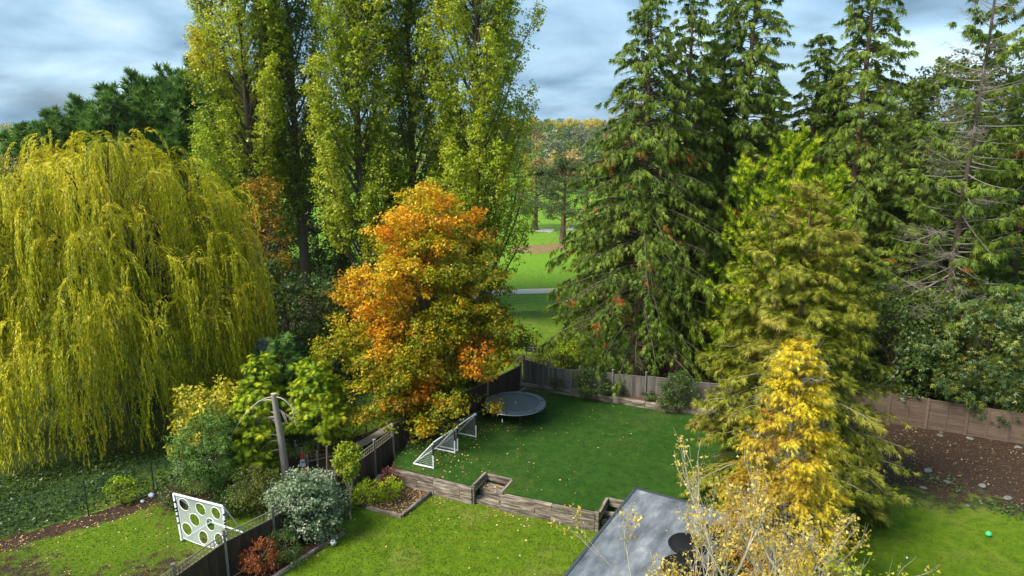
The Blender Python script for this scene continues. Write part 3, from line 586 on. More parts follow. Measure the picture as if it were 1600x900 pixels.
# ------------------------------------------------------------------ row of poplars at the end of the gardens
pg = 'tall poplars along the golf course edge'
def pop(x, Y, H, R, seed, mt, lab, **kw): poplar('poplar_tree', lab, (XA(x, Y, 12), Y, 0), H, R, seed, LM[mt], pg, **kw)
pop(395, 60, 36, 4.4, 21, 'poplar', 'tall yellow-green poplar rising right behind the weeping willow', nplume=92, tintb=.6, bare=.1)
pop(470, 61.5, 36, 2.9, 22, 'poplar_dark', 'slim darker poplar with long bare trunk, second from the willow', nplume=46, bare=.2, tintb=.55)
pop(566, 59, 36, 4.1, 23, 'poplar', 'broad green poplar standing behind left half of orange maple', nplume=86, tintb=.52, bare=.06)
pop(645, 62, 36, 3.1, 24, 'poplar_dark', 'thin dark green poplar squeezed between two broader poplars', nplume=52, bare=.05, tintb=.5)
pop(746, 58.5, 37, 4.9, 25, 'poplar', 'wide yellowish poplar next to the golf course gap', nplume=104, tintb=.66, bare=.03)

# ------------------------------------------------------------------ dark hedge conifers behind the willow
def lprof(s): return 4.0 * (1 - s) ** .7 + .2
le = None
for i, (x, Y, ytop) in enumerate([(352, 72, 98), (306, 74, 100), (262, 72, 112), (216, 73, 120), (172, 71, 142), (128, 73, 158), (86, 72, 180), (42, 74, 200)]):
    h = ZA(ytop, Y); loc = (XA(x, Y, h * .8), Y, 0); lab = ['dark green hedge cypress closest to the poplars, tallest of the row', 'dark green hedge cypress, second from the poplars', 'dark green hedge cypress, third from the poplars', 'dark green hedge cypress, fourth from the poplars', 'dark green hedge cypress, fifth from the poplars', 'dark green hedge cypress, sixth from the poplars', 'dark green hedge cypress, seventh from the poplars', 'dark green hedge cypress farthest from the poplars, lowest of the row'][i]
    if i in (0, 3): le = conifer('hedge_cypress', lab, loc, h, lprof, 300, LM['leyland'], 40 + i, FAN3 * np.array([1.7, 1, 1]), .8, (.45, 1.4), (.1, .2), 22, 6, -.1, .5, .22, .3, 'bark', .04, 'row of dark hedge cypresses', plume=.5, tiplight=.35, bmax=0, tops=((0, 0, 1.), (2.4, .3, .95), (-2.3, -.4, .93), (1.1, -1.2, .9), (-1.2, -1.4, .88))); lh = h
    else: dup(le, loc, i * 1.3, (1, 1, h / lh), lab)
    dup(le, (loc[0] - 2.2, loc[1] + 4.5, 0), i * 2.1 + .6, (1.05, 1.05, h / lh * .96), 'dark green cypress in the back row of the tall hedge')['group'] = 'back row of dark hedge cypresses'
broadleaf('autumn_tree', 'small brown autumn tree at the far end of the dark cypress row', (XA(2, 62, 12), 62, 0), ZA(205, 62), 3.2, 10, 5.5, 40, 1.1, 14, 7, .2, LM['far_brown'], seed=61)

# ------------------------------------------------------------------ orange maple leaning over the fence
OB = [(575, 350, 1.5), (625, 345, 1.1), (715, 345, 1.5), (690, 320, .9), (560, 480, 1.6), (640, 435, 1.2), (600, 520, 1.1), (655, 600, .8), (740, 560, .8), (540, 420, 1.0)]   # boughs already turned orange
MX, MY = XA(672, 36.2, 6), 36.2
def maple_alt(C, r):
    o = .1 * sines(C, 77, .8) - .02
    for px, py, w in OB:
        x0 = XA(px, 33.5, 7) - MX; z0 = ZA(py, 33.5); o = o + .9 * np.exp(-((C[:, 0] - x0) ** 2 + (C[:, 2] - z0) ** 2) / (w * w * .8)) * (C[:, 1] < 1.5)
    return np.clip(o + (C[:, 2] > 10.5) * .12 + r.normal(size=len(C)) * .13, 0, 1)
def maple_tint(C, r): return np.clip(.42 + .045 * (C[:, 2] - 6) - .03 * C[:, 0] + .16 * r.normal(size=len(C)), .1, 1)
_mell = ell((0, 0, 6), (5, 5, 8), .3, 31)
def maple_in(p):
    u = (p[2] - .9) / 12.6
    if not 0 < u < 1: return False
    az = math.atan2(p[1], p[0]); R_m = 5.0 * min(1, (u + .07) / .4) ** .7 * min(1, 1.22 * (1 - u) ** .48) * (1 + .13 * sin(3 * az + 9 * u) + .09 * sin(7 * az - 14 * u) + .06 * sin(23 * u))
    return math.hypot(p[0], p[1]) < R_m
broadleaf('maple_tree', 'large maple turning from green to orange, overhanging the goals and garden fence', (MX, MY, 0), 13.4, 5.4, 6.7, 6.5, 400, .72, 18, 14, .15, LM['maple'], seed=31, tintf=maple_tint, altf=maple_alt, trad=.28, hollow=6, low=1.0, spread=.14, flat=.58, inside=maple_in, extra=np.random.default_rng(3).normal(size=(46, 3)) * np.array([1.25, .75, .85]) + np.array([-.7, -4.0, 3.0]))

# ------------------------------------------------------------------ red cedars behind the back fence
def cprof(s): return (5.6 * (1 - s) ** .8 + .4) * (1 - .08 * min(1, max(0, (s - .45) / .25))) * (1 if s > .16 else .55 + s * 2.8)
def cedar_alt(P, r):
    n = sines(P, 91, 2.3)
    return np.clip((n - .85) * 5, 0, 1) * (P[:, 2] < 17) * (r.uniform(size=len(P)) < .75)
cg_ = 'red cedars behind the back fence'
CK = dict(tpl=HANG3, fsize=.44, airy=.42, el=(.1, .55), droop=(-.42, -.5), T=34, Sn=7, hang=1.6, upn=.15, latw=.22, trad=.42, group=cg_, tintf=cedar_alt, deadp=.05, zpow=.85, z0=.1, bmax=400, inner=.2, wood_mat='bark')
def cedar(x, Y, H, seed, lab, k=1., nb=330, **kw):
    a = dict(CK); a.update(kw); return conifer('red_cedar', lab, (XA(x, Y, 8), Y, 0), H, lambda s: cprof(s) * k, nb, LM['cedar'], seed, **a)
c1 = cedar(1003, 43.0, 24.2, 51, 'red cedar with drooping sprays at the golf course gap, behind trampoline garden fence', 1.32, 360)
c2 = cedar(1062, 44.5, 26.5, 52, 'slender red cedar standing second from the golf course gap', .85, 230)
c3 = cedar(1150, 46.0, 30, 53, 'tall red cedar rising behind the golden-green cypress', .98, 280)
c4 = dup(c3, (XA(1322, 46.5, 8), 46.5, 0), 2.1, (1, 1, 1.02), 'tall red cedar with open top between golden-green cypress and half-dead conifer')
c5 = dup(c2, (XA(1580, 40.5, 8), 40.5, 0), 4.0, (1.25, 1.25, .74), 'shorter bushy red cedar behind the half-dead conifer'); 
c6 = dup(c2, (XA(1660, 46, 8), 46, 0), 1.0, (1.3, 1.3, .9), 'red cedar behind the sycamore and half-dead conifer, next to bushy cedar')
c7 = dup(c2, (XA(1420, 44.5, 8), 44.5, 0), 2.6, (1.2, 1.2, .62), 'low red cedar filling the gap beside the half-dead conifer')

for i, (x, Y, k, lab) in enumerate(((985, 53, .7, 'low cedar behind the cedar at the golf course gap'), (1090, 54, .76, 'low cedar behind the slender red cedar'), (1190, 52, .74, 'low cedar behind the tall cedar and golden-green cypress'), (1275, 54, .8, 'low cedar between the two tall cedars'), (1395, 53, .76, 'low cedar behind the tall open-topped cedar'), (1500, 54, .7, 'low cedar behind the half-dead conifer'))):
    dup(c2, (XA(x, Y, 6), Y, 0), i * 1.1 + .4, (1.35, 1.35, k), lab)['group'] = 'low cedars at the golf course edge'
dup(c2, (XA(1118, 47.5, 12), 47.5, 0), 3.3, (1.05, 1.05, .95), 'narrow red cedar between the slender cedar and the tall cedar')
dup(c2, (XA(1262, 48.5, 12), 48.5, 0), 5.0, (1.2, 1.2, .86), 'shorter red cedar between the two tall cedars, behind golden-green cypress')
# half-dead conifer
def hd_dead(az, s, r): return ((np.cos(az) < .1) & (s < .97) & (r.uniform(size=len(s)) < .8) & ((s > .5) | (s < .4))) | (r.uniform(size=len(s)) < .15)
conifer('half_dead_conifer', 'tall conifer with bare grey dead branches on one side above lap fence', (XA(1484, 39, 8), 39, 0), 28, lambda s: (4.3 * (1 - s) ** .7 + .4), 250, LM['cedar'], 56, **{**CK, 'deadb': hd_dead, 'group': None, 'el': (-.25, .1), 'droop': (.1, .3), 'trad': .3, 'bark': 'bark', 'zpow': 1., 'z0': .16, 'bthin': .5, 'eljit': .3, 'wood_mat': 'dead_wood'})

# golden-green cypress in the middle
conifer('golden_cypress', 'bright yellow-green bushy cypress in front of the red cedars', (XA(1222, 37, 8), 37, 0), ZA(222, 37), lambda s: (3.9 * (1 - s) ** .62 + .2), 300, LM['golden'], 57, FAN3, .36, (.35, 1.25), (.1, .1), 34, 9, -.05, .5, .24, .3, 'bark_red', .05, plume=.5, tiplight=.75, bmax=0, tops=((0, 0, 1.), (-2.1, .3, .9), (2.0, -.2, .88), (.4, -1.8, .84)))
# big olive cypress with drooping tops
def cyp_alt(P, r): return np.clip((sines(P, 13, .8) - .3) * 1.3, 0, .7)
conifer('olive_cypress', 'big olive-green cypress with several nodding tops between lawn and lap fence', (XA(1248, 27, 7), 27, 0), 14.2, lambda s: (4.5 * (1 - s) ** .72 + .25) * (.8 + s if s < .2 else 1), 420, LM['cypress'], 58, FAN3, .29, (.28, .75), (-.34, -.5), 41, 10, .55, .9, .27, .34, 'bark_red', .03, tintf=cyp_alt, tops=((0, 0, 1.), (-1.7, -.3, .93), (1.6, .3, .86)), deadp=.02, tiplight=.4, bmax=60, wood_mat='dead_wood')
# yellow dying conifer
def yel_alt(P, r): return np.clip((6.3 - P[:, 2]) * .26 + sines(P, 17, 1.6) * .5 + (1.3 - np.hypot(P[:, 0], P[:, 1])) * .35 * (P[:, 2] < 8.2) + .1, 0, 1)
conifer('yellow_conifer', 'narrow conifer with butter-yellow tips and rusty brown dying centre beside grey roof', (XA(1232, 19.6, 6), 19.6, 0), ZA(533, 19.6), lambda s: 2.6 * (1 - s) ** .7 + .12, 330, LM['yellow'], 59, FAN3, .15, (.3, .9), (-.35, -.5), 36, 9, .8, .6, .25, .16, 'bark_grey', .1, tintf=yel_alt, deadp=.08, tiplight=.5, bmax=120, inner=.3, wood_mat='dead_wood')

# leafless-looking twiggy tree nearest the house
def twig_tree():
    r = np.random.default_rng(71); Y = 12.6; root = thing('sparse_tree', 'thin pale-stemmed tree nearly bare with few yellow leaves, in front of roof', 'tree', (XA(1160, Y, 7), Y, 0)); g = Geo(); ends = []
    for (dx, dy, top, rad) in ((-.12, 0, 8.7, .062), (.95, .15, 8.6, .06), (-1.2, .3, 7.7, .045), (.3, -.5, 7.8, .045), (1.7, .4, 7.7, .04), (-2.0, -.2, 7.2, .035)):
        zt_ = top - 1.7; p = np.array([[0, 0, 0], [dx * .25, dy * .3, zt_ * .33], [dx * .7, dy * .8, zt_ * .74], [dx, dy, zt_]]) + r.normal(size=(4, 3)) * .05; p[0] = (dx * .08, dy * .08, -.2); g.tube(p, np.linspace(rad * 1.5, rad * .75, 4), 7)
        for z in range(4):
            a = p[2] + (p[3] - p[2]) * (z / 3); d = unit(np.array([r.normal() * .45, r.normal() * .45, 1.]))
            ramify(g, r, a, d, (top - a[2]) * r.uniform(.45, .66), rad * .62, 3, ends, (2, 4), .5, .6, .1, .2, 4, .55)
    obj('trunk', g.mesh('trunk', True), M['bark_pale'], root)
    E = np.array([e[0] for e in ends]); cl = r.uniform(size=len(E)) < .36; E = E[cl]; P = np.repeat(E, 6, 0) + r.normal(size=(len(E) * 6, 3)) * .06; n = len(P)
    print('twig ends', len(E), E[:, 2].max())
    cg = Geo(); cg.scatter(LEAF, P, unit(rdir(r, n) - UP * .2), unit(rdir(r, n) + UP), r.uniform(.04, .1, n), np.clip(.5 + r.normal(size=n) * .3, 0, 1), np.clip(np.repeat((sines(E, 5, 1.5) > .75) * .9, 6), 0, 1)); obj('crown', cg, LM['twigleaf'], root)
twig_tree()

# right side broadleaf and dark growth
broadleaf('sycamore_tree', 'dark green broad-leaved sycamore hanging over the lap fence', (XA(1540, 36.2, 3), 36.2, 0), 7.2, 4.3, 4.3, 3.4, 130, .95, 16, 9, .26, LM['sycamore'], seed=33, altf=lambda C, r: (r.uniform(size=len(C)) < .04) * .55, low=1.5, hollow=1.6, tpl=PALM, droop=.5)
broadleaf('evergreen_shrub', 'dark evergreen ivy-clad shrub between olive cypress and sycamore behind lap fence', (XA(1395, 38.5, 3), 38.5, 0), 8, 3.6, 4.0, 4.2, 90, 1.0, 16, 9, .18, LM['dark'], seed=34, low=.3)
broadleaf('olive_tree', 'round olive-green tree far behind the half-dead conifer', (XA(1475, 62, 16), 62, 0), ZA(118, 62), 7, 15, 7, 120, 1.5, 18, 10, .3, LM['olive'], seed=35, low=4, hollow=1.4)
# growth in the dark gap between willow, poplars and maple
gsp = 'shrubs in the dark gap under the poplars'
for i, (x, Y, h, R_, mt, lab) in enumerate([
        (452, 47, 6.0, 3.0, 'dark', 'dark shrub right beside the willow curtain under the poplars'),
        (520, 46, 6.2, 2.7, 'olive', 'olive-green bush under the poplars behind green metal railing'),
        (590, 49, 7.0, 3.2, 'dark', 'dark bush behind the maple at the poplar feet'),
        (560, 42.5, 3.0, 1.8, 'dark', 'low dark bush just behind green metal railing'),
        (470, 42, 2.4, 1.8, 'dark', 'low dark bush behind the blue-green conifer'),
        (395, 50, 7.5, 3.0, 'dark', 'tall dark shrub hidden behind the willow curtain'),
        (375, 66, 9.5, 3.6, 'dark', 'tall dark thicket behind the poplar closest to the willow'),
        (440, 67, 11, 3.8, 'dark', 'dark thicket behind the slim bare-trunked poplar'),
        (500, 66, 11, 3.8, 'olive', 'olive thicket between slim and broad poplars'),
        (570, 67, 8.5, 3.8, 'dark', 'dark thicket behind the broad green poplar'),
        (640, 67, 9, 3.8, 'dark', 'dark thicket behind the thin dark poplar'),
        (715, 66, 8, 3.4, 'olive', 'olive thicket behind the wide yellowish poplar')]):
    broadleaf('woodland_shrub', lab, (XA(x, Y, 3), Y, 0), h, R_, h * .48, h * .52, 46 if h < 8 else 95, .85, 14, 8, .22, LM[mt], seed=80 + i, low=.15, group=gsp, cat='shrub', trad=.1)
broadleaf('autumn_tree', 'young orange-yellow tree peeping out between willow and poplar trunk', (XA(418, 52, 6), 52, 0), ZA(295, 52), 1.7, 7.5, 5.2, 42, .75, 14, 8, .2, LM['autumn'], seed=62, altf=None, trad=.12)
def brush():
    r = np.random.default_rng(9); g = Geo(); ends = []; X, Y = XA(458, 55, 3), 55
    root = thing('brushwood_pile', 'heap of bare brown brushwood at the foot of the poplar trunk', 'brushwood', (X, Y, 0))
    for i in range(26): ramify(g, r, (r.normal() * .9, r.normal() * .5, r.uniform(0, .8)), unit(np.array([r.normal(), r.normal() * .6, 1.1])), r.uniform(1.2, 2.3), .035, 2, ends, (2, 3), .6, .6, .15, -.15, 4)
    obj('twigs', g.mesh('twigs', True), M['dead_wood'], root)
brush()
# ------------------------------------------------------------------ golf course trees and the wooded hill
def pine(loc, H, lab, seed):
    r = np.random.default_rng(seed); root = thing('pine_tree', lab, 'tree', loc); tg, tp = trunk_geo(r, H * .9, .5, (.3, 0), 8, 8, .15, 1.3, .15); C = []; R_ = []
    for i in range(58):
        z = H * r.uniform(.24, .97); rad = (5.0 * (1 - max(0, z / H - .45) * 1.35)) * r.uniform(.35, 1); az = i * 2.4 + r.normal() * .4; c = on_trunk(tp, min(z, H * .9)); e_ = c + np.array([cos(az) * rad, sin(az) * rad, r.uniform(-.1, .9)])
        tg.tube(curve(c, e_, (0, 0, .2), 5), np.linspace(.1, .03, 5), 4); w = r.uniform(.8, 1.5); C.append(e_); R_.append((w, w, w * .38))
    obj('trunk', tg.mesh('trunk', True), M['bark_red'], root); g = Geo(); leaves(g, r, np.array(C), np.array(R_), 34, 7, .3, NARROW * np.array([2.0, 1, 1]), .5 + .15 * r.normal(size=len(C)), None, -.3, .6, .5, .2); obj('crown', g, LM['pine'], root); return root
pine((XA(880, 103, 5), 103, terrain_z(8, 103)), ZA(246, 103), 'wide pine with bare lower trunk beside the golf bunker', 3)
pine((XA(836, 118, 5), 118, terrain_z(4, 118)), ZA(262, 118), 'pine with pale trunk half hidden behind the poplar, across the fairway', 4)
pine((XA(955, 120, 5), 120, terrain_z(16, 120)), ZA(238, 120), 'dark pine partly hidden by red cedar beyond the fairway', 5)
def blob(R_, H, seed, n, tw, ls, mt, cone=False):
    """mesh of a far tree crown and its trunk"""
    r = np.random.default_rng(seed); f = ell((0, 0, H * .56), (R_, R_, H * .46), .3, seed)
    if cone: f = lambda p: np.hypot(p[0], p[1]) < R_ * (1 - p[2] / H) + .3 and p[2] > .8
    C = spread_points(r, n, f, (np.array([-R_ * 1.3, -R_ * 1.3, .8]), np.array([R_ * 1.3, R_ * 1.3, H])), R_ * .2)
    w = R_ * .26 * r.uniform(.7, 1.3, len(C)); g = Geo(); leaves(g, r, C, np.column_stack([w, w, w * .7]), tw, 5, ls, LEAF, .5 + .2 * r.normal(size=len(C)), None, .1, .6, .5, R_ * .06)
    t = Geo(); t.tube(np.array([[0, 0, -.8], [.05, 0, H * .3], [0, .1, H * .62]]), np.array([R_ * .07, R_ * .055, R_ * .02]), 6)
    return g.mesh('crown'), t.mesh('trunk', True), mt
kinds = {'far_yellow': ('ochre-yellow autumn tree', blob(4.6, 9.5, 101, 40, 7, .75, 'far_yellow')), 'far_green': ('green leafy tree', blob(4.8, 10, 102, 40, 7, .75, 'far_green')),
         'far_olive': ('olive-coloured leafy tree', blob(4.4, 9, 103, 40, 7, .75, 'far_olive')), 'far_brown': ('russet-brown autumn tree', blob(4.2, 10.5, 104, 40, 7, .72, 'far_brown')),
         'far_grey': ('pale grey-green feathery tree', blob(2.9, 11.5, 105, 40, 7, .6, 'far_grey')), 'far_dark': ('dark blue-green conifer', blob(2.6, 12, 106, 44, 7, .6, 'far_dark', True))}
GR = {'far_yellow': 'far yellow hill trees', 'far_green': 'far green hill trees', 'far_olive': 'far olive hill trees', 'far_brown': 'far brown hill trees', 'far_grey': 'far grey hill trees', 'far_dark': 'far dark hill conifers'}
def far_tree(kind, X, Y, sc, rot, lab=None):
    nm, (cm, tm, mt) = kinds[kind]
    t = thing('hill_tree' if kind != 'far_dark' else 'hill_conifer', lab or (nm + (' at the foot of the wooded hill' if Y < 330 else ' on the lower slope of the wooded hill' if Y < 430 else ' on the upper slope of the wooded hill' if Y < 560 else ' on the skyline of the wooded hill')), 'tree', (X, Y, float(terrain_z(X, Y))), rot, None if lab else GR[kind]); t.scale = (sc, sc, sc * .98)
    obj('trunk', tm, M['bark'], t); obj('crown', cm, LM[mt], t)
rr = np.random.default_rng(200)
far_tree('far_brown', XA(893, 190, 8), 190, 1.1, .4, 'big russet-brown tree rising behind the wide pine')
far_tree('far_brown', XA(846, 200, 8), 200, .9, 2.4, 'smaller russet-brown tree behind the pale-trunked pine')
far_tree('far_grey', XA(868, 260, 8), 260, 1.5, 1.4, 'pale feathery grey-green tree in front of the wooded hill')
far_tree('far_grey', XA(908, 330, 8), 330, 1.5, .2, 'pale grey feathery tree beside the dark hill conifers')
far_tree('far_dark', XA(922, 300, 8), 300, 1.1, .2, 'dark blue-green conifer behind the russet-brown tree')
far_tree('far_dark', XA(890, 360, 8), 360, 1.2, .9, 'dark blue-green conifer beside the pale feathery tree')
far_tree('far_olive', XA(835, 230, 8), 230, 1.0, .2, 'olive leafy tree behind the smaller russet-brown tree')
placed = []
for row, Y in enumerate(np.concatenate([np.linspace(262, 400, 6), np.linspace(425, 660, 9)])):
    step = 7.2 + Y * .004
    a, b_ = XA(790, Y, 14), XA(1000, Y, 14)
    for X in np.arange(a, b_, step):
        X = X + rr.normal() * 1.8; yy = Y + rr.normal() * 7; u = sines(np.array([X, yy]), 31, .03) * .8 + rr.normal() * .6 + (Y - 400) * .0026
        k = 'far_yellow' if u > .55 else 'far_olive' if u > .0 else 'far_green' if u > -.9 else rr.choice(['far_brown', 'far_dark', 'far_grey', 'far_green'])
        far_tree(str(k), X, yy, rr.uniform(.8, 1.25), rr.uniform(0, 6.3)); placed.append(1)
# the rest of the wood to both sides reads as one mass behind the near trees
r = np.random.default_rng(201); C = []
for Y in np.linspace(230, 660, 18):
    for X in np.concatenate([np.arange(XA(-200, Y, 14), XA(785, Y, 14), 11), np.arange(XA(1015, Y, 14), XA(1800, Y, 14), 11)]):
        X = X + r.normal() * 2; h = r.uniform(5, 9.5)
        for _ in range(2): C.append((X + r.normal() * 1.6, Y + r.normal() * 3, float(terrain_z(X, Y)) + h * r.uniform(.45, 1)))
C = np.array(C); w = r.uniform(2.2, 3.6, len(C)); g = Geo(); leaves(g, r, C, np.column_stack([w, w, w * .75]), 7, 3, 1.5, LEAF, .5 + .2 * r.normal(size=len(C)), None, .1, .6, .5, .5)
o = stuff(obj('distant_wood', g, LM['far_olive'])); tag(o, 'far-off olive and green hillside wood seen between the poplars', 'wood')
# ------------------------------------------------------------------ built things: fences, sleepers, house roof
R_ = random.Random(5)
def cham(name, L, w, h, ch=.012):
    """long timber with chamfered edges, centred in x"""
    me = bpy.data.meshes.new(name); bm = bmesh.new(); bmesh.ops.create_cube(bm, size=1); bmesh.ops.scale(bm, vec=(L, w, h), verts=bm.verts)
    bmesh.ops.bevel(bm, geom=list(bm.edges), offset=ch, segments=1, affect='EDGES'); bm.to_mesh(me); bm.free(); return me
def put(name, me, m, parent, a, b_, z, lift=0, tilt=0):
    """place a timber mesh (along x) so that it runs from a to b (xy) at height z"""
    a, b_ = np.array(a, float), np.array(b_, float); c = (a + b_) / 2; ang = math.atan2(b_[1] - a[1], b_[0] - a[0])
    o = obj(name, me, m, parent, (c[0], c[1], z)); o.rotation_euler = (tilt, lift, ang); return o
def lerp(a, b_, t): return np.array(a, float) + (np.array(b_, float) - np.array(a, float)) * t

def board_fence(name, label, pts, zb, zt, bw, post_h, m, mp_, trellis=False, group=None, rail_side=1, post_every=True, step=0.0, first_post=True):
    root = thing(name, label, 'fence', (pts[0][0], pts[0][1], 0)); ox, oy = pts[0]
    for i, (p, q) in enumerate(zip(pts[:-1], pts[1:])):
        p = np.array(p) - (ox, oy); q = np.array(q) - (ox, oy); L = np.hypot(*(q - p)); ang = math.atan2(q[1] - p[1], q[0] - p[0]); n = max(1, int(round(L / bw)))
        me = cham('board', bw * 1.06, .02, zt - zb, .004); dz = step * (i % 2)
        for k in range(n):
            c = lerp(p, q, (k + .5) / n); o = obj('board', me, m, root, (c[0], c[1], (zb + zt) / 2 - dz + R_.uniform(-.012, .012))); o.rotation_euler = (0, R_.uniform(-.006, .006), ang + .07)
        nrm = np.array([-sin(ang), cos(ang)]) * rail_side * .035
        for zr in (zb + .25, zt - .2): put('rail', cham('rail', L, .04, .08), m, root, p + nrm, q + nrm, zr - dz)
        if trellis:
            g = Geo(); h0, h1 = zt + .02, zt + .34
            for z in (h0, (h0 + h1) / 2, h1): g.bar((*p, z), (*q, z), .03 if z != (h0 + h1) / 2 else .02, .035 if z != (h0 + h1) / 2 else .02)
            nv = int(L / .15)
            for k in range(nv + 1): c = lerp(p, q, k / nv); g.bar((c[0] + nrm[0] * .5, c[1] + nrm[1] * .5, h0), (c[0] + nrm[0] * .5, c[1] + nrm[1] * .5, h1), .02)
            obj('trellis', g, M['trellis'], root)
        else: put('capping', cham('capping', L, .05, .03), mp_, root, p, q, zt + .018 - dz)
    for i, p in enumerate(pts):
        p = np.array(p) - (ox, oy)
        if i == 0 and not first_post: continue
        o = obj('post', cham('post', .1, .1, post_h, .01), mp_, root, (p[0], p[1], zb - .1 + post_h / 2)); o.rotation_euler[2] = .5
        obj('post_cap', cham('post_cap', .14, .14, .045, .015), mp_, o, (0, 0, post_h / 2 + .024))
    return root
board_fence('trellis_fence', 'dark brown board fence topped with pale lattice trellis along lower lawn', LF[:4], .05, 1.52, .14, 2.05, M['board_dark'], M['post_wood'], True)
board_fence('trellis_fence', 'dark board fence with lattice top between planting bed and maple', LF[3:7], .05, 1.55, .14, 2.1, M['board_dark'], M['post_wood'], True, first_post=False)
board_fence('board_fence', 'dark board fence behind the goals under the maple', LF[6:], .6, 2.15, .14, 1.8, M['board_dark'], M['post_wood'], first_post=False)
BF = [(.75, 40.3)] + [tuple(G(x, y, 2.45)[:2]) for x, y in ((857, 571), (906, 577), (958, 582), (1010, 586), (1060, 592))] + [(12.3, 36.0), (15.0, 34.9)]
board_fence('board_fence', 'weathered grey board fence along the back of the upper lawn', BF, .95, 2.38, .115, 1.75, M['board'], M['post_wood'], step=.05)

# sleeper retaining wall between the two lawns
def sleepers(name, label, runs, cat='retaining wall'):
    root = thing(name, label, cat, (runs[0][0][0], runs[0][0][1], 0)); o0 = np.array(runs[0][0][:2])
    for a, b_, z0, rows, L0, w, h in runs:
        a, b_ = np.array(a) - o0, np.array(b_) - o0; L = np.hypot(*(b_ - a)); d = (b_ - a) / L
        for k in range(rows):
            s = 0; first = True
            while s < L - .02:
                l = min(L - s, L0 * (R_.uniform(.5, .9) if first and k % 2 else R_.uniform(.92, 1.05))); first = False
                if L - s - l < .35: l = L - s
                j = np.array([-d[1], d[0]]) * R_.uniform(-.012, .012)
                put('sleeper', cham('sleeper', l - .012, w * R_.uniform(.96, 1.04), h - .006, .018), M['sleeper'], root, a + d * s + j, a + d * (s + l) + j, z0 + (k + .5) * h, R_.uniform(-.004, .004)); s += l
    return root
wv = np.array(WALL[3]) - np.array(WALL[2])
rw = sleepers('sleeper_wall', 'weathered timber sleeper retaining wall between lower and upper lawn', [
    (WALL[0], WALL[1], -.05, 3, 2.4, .2, .275), (WALL[2], WALL[3], -.05, 3, 2.4, .2, .275)])
for p in (WALL[1], WALL[2], (3.5, 25.4)):
    obj('post', cham('post', .2, .13, .95, .015), M['sleeper'], rw, (p[0] - WALL[0][0] , p[1] - WALL[0][1] + .02, .36), -.42)
bk = np.array((.52, 1.2)); s0, s1 = np.array(WALL[1]) + (.06, .1), np.array(WALL[2]) + (-.06, .06)
st = sleepers('garden_steps', 'sunken timber sleeper steps strewn with leaves up to the upper lawn', [
    (tuple(s0 + bk * .06), tuple(s1 + bk * .06), -.02, 1, 2, .2, .2), (tuple(s0 + bk * .24), tuple(s1 + bk * .24), -.02, 1, 2, .21, .205), (tuple(s0 + bk * .48), tuple(s1 + bk * .48), .0, 2, 2, .2, .215), (tuple(s0 + bk * .68), tuple(s1 + bk * .68), .0, 2, 2, .21, .21), (tuple(s0 + bk * .86), tuple(s1 + bk * .86), .0, 2, 2, .2, .208),
    (tuple(s0 + bk * 1.02), tuple(s1 + bk * 1.02), .45, 1, 2, .13, .33), (tuple(s0 + (-.04, .1)), tuple(s0 + bk * 1.0 + (-.04, 0)), .45, 2, 1.6, .12, .2), (tuple(s1 + (.04, .1)), tuple(s1 + bk * 1.0 + (.04, 0)), .38, 2, 1.6, .12, .2)], 'steps')
e0_, e1_ = np.array((3.62, 25.5)), np.array((5.2, 24.85))
sleepers('garden_steps', 'second sunken sleeper steps half hidden by the grey roof', [
    (tuple(e0_ + bk * .3), tuple(e1_ + bk * .3), 0, 1, 2, .22, .2), (tuple(e0_ + bk * .6), tuple(e1_ + bk * .6), 0, 2, 2, .22, .2), (tuple(e0_ + bk * .95), tuple(e1_ + bk * .95), .42, 1, 2, .13, .36), (tuple(e0_), tuple(e0_ + bk * .93), .42, 2, 1.6, .13, .2)], 'steps')
# low sleeper bed along the back fence
bl = [tuple(G(x, y, UZ)[:2]) for x, y in ((812, 606), (866, 614), (906, 620), (958, 629), (1008, 637), (1060, 644))] + [(12.0, 35.2)]
sleepers('sleeper_bed', 'low raised bed of bleached sleepers along the back fence', [(a, b_, UZ - .02, 2, 1.9, .17, .19 + .015 * (i % 2)) for i, (a, b_) in enumerate(zip(bl[:-1], bl[1:]))], 'raised bed')
g = Geo(); top = np.array(bl); bck = np.array([(p[0] + .2, p[1] + .75) for p in bl])
g.add(np.concatenate([np.column_stack([top, np.full(len(bl), 1.06)]), np.column_stack([bck, np.full(len(bl), 1.1)])]), [[i, i + 1, i + 1 + len(bl), i + len(bl)] for i in range(len(bl) - 1)]); struct(obj('soil_bed', g, M['soil']))
sleepers('lawn_edging', 'thin sleeper board along the fence foot behind the goals', [((-5.3, 31.45), (-3.2, 34.15), UZ - .05, 1, 2.4, .1, .2), ((-3.2, 34.15), (-.95, 37.05), UZ - .05, 1, 2.4, .1, .2), ((-.95, 37.05), (.95, 39.7), UZ - .05, 1, 2.4, .1, .2)], 'edging')
# planting bed on the lower lawn
B1, B2, B3, B4 = gp(572, 795), gp(628, 809), gp(678, 768), gp(545, 786)
sleepers('bed_edging', 'pale sleeper edging around the leaf-strewn planting bed below the wall', [(B4, B1, -.04, 1, 2.4, .12, .2), (B1, B2, -.04, 1, 2.4, .12, .2), (B2, B3, -.04, 1, 2.4, .14, .21)], 'edging')
sheet('planting_bed', [B4, B1, B2, B3, (-5.7, 29.2), (-6.35, 29.5), (-7.45, 27.0)], .07, M['soil'])
sleepers('bed_edging', 'pale sleeper edging in front of the silver variegated shrub', [((-8.9, 22.0), (-7.75, 23.85), -.05, 1, 2.4, .14, .2), ((-7.75, 23.85), (-6.9, 25.1), -.05, 1, 2.4, .14, .2)], 'edging')

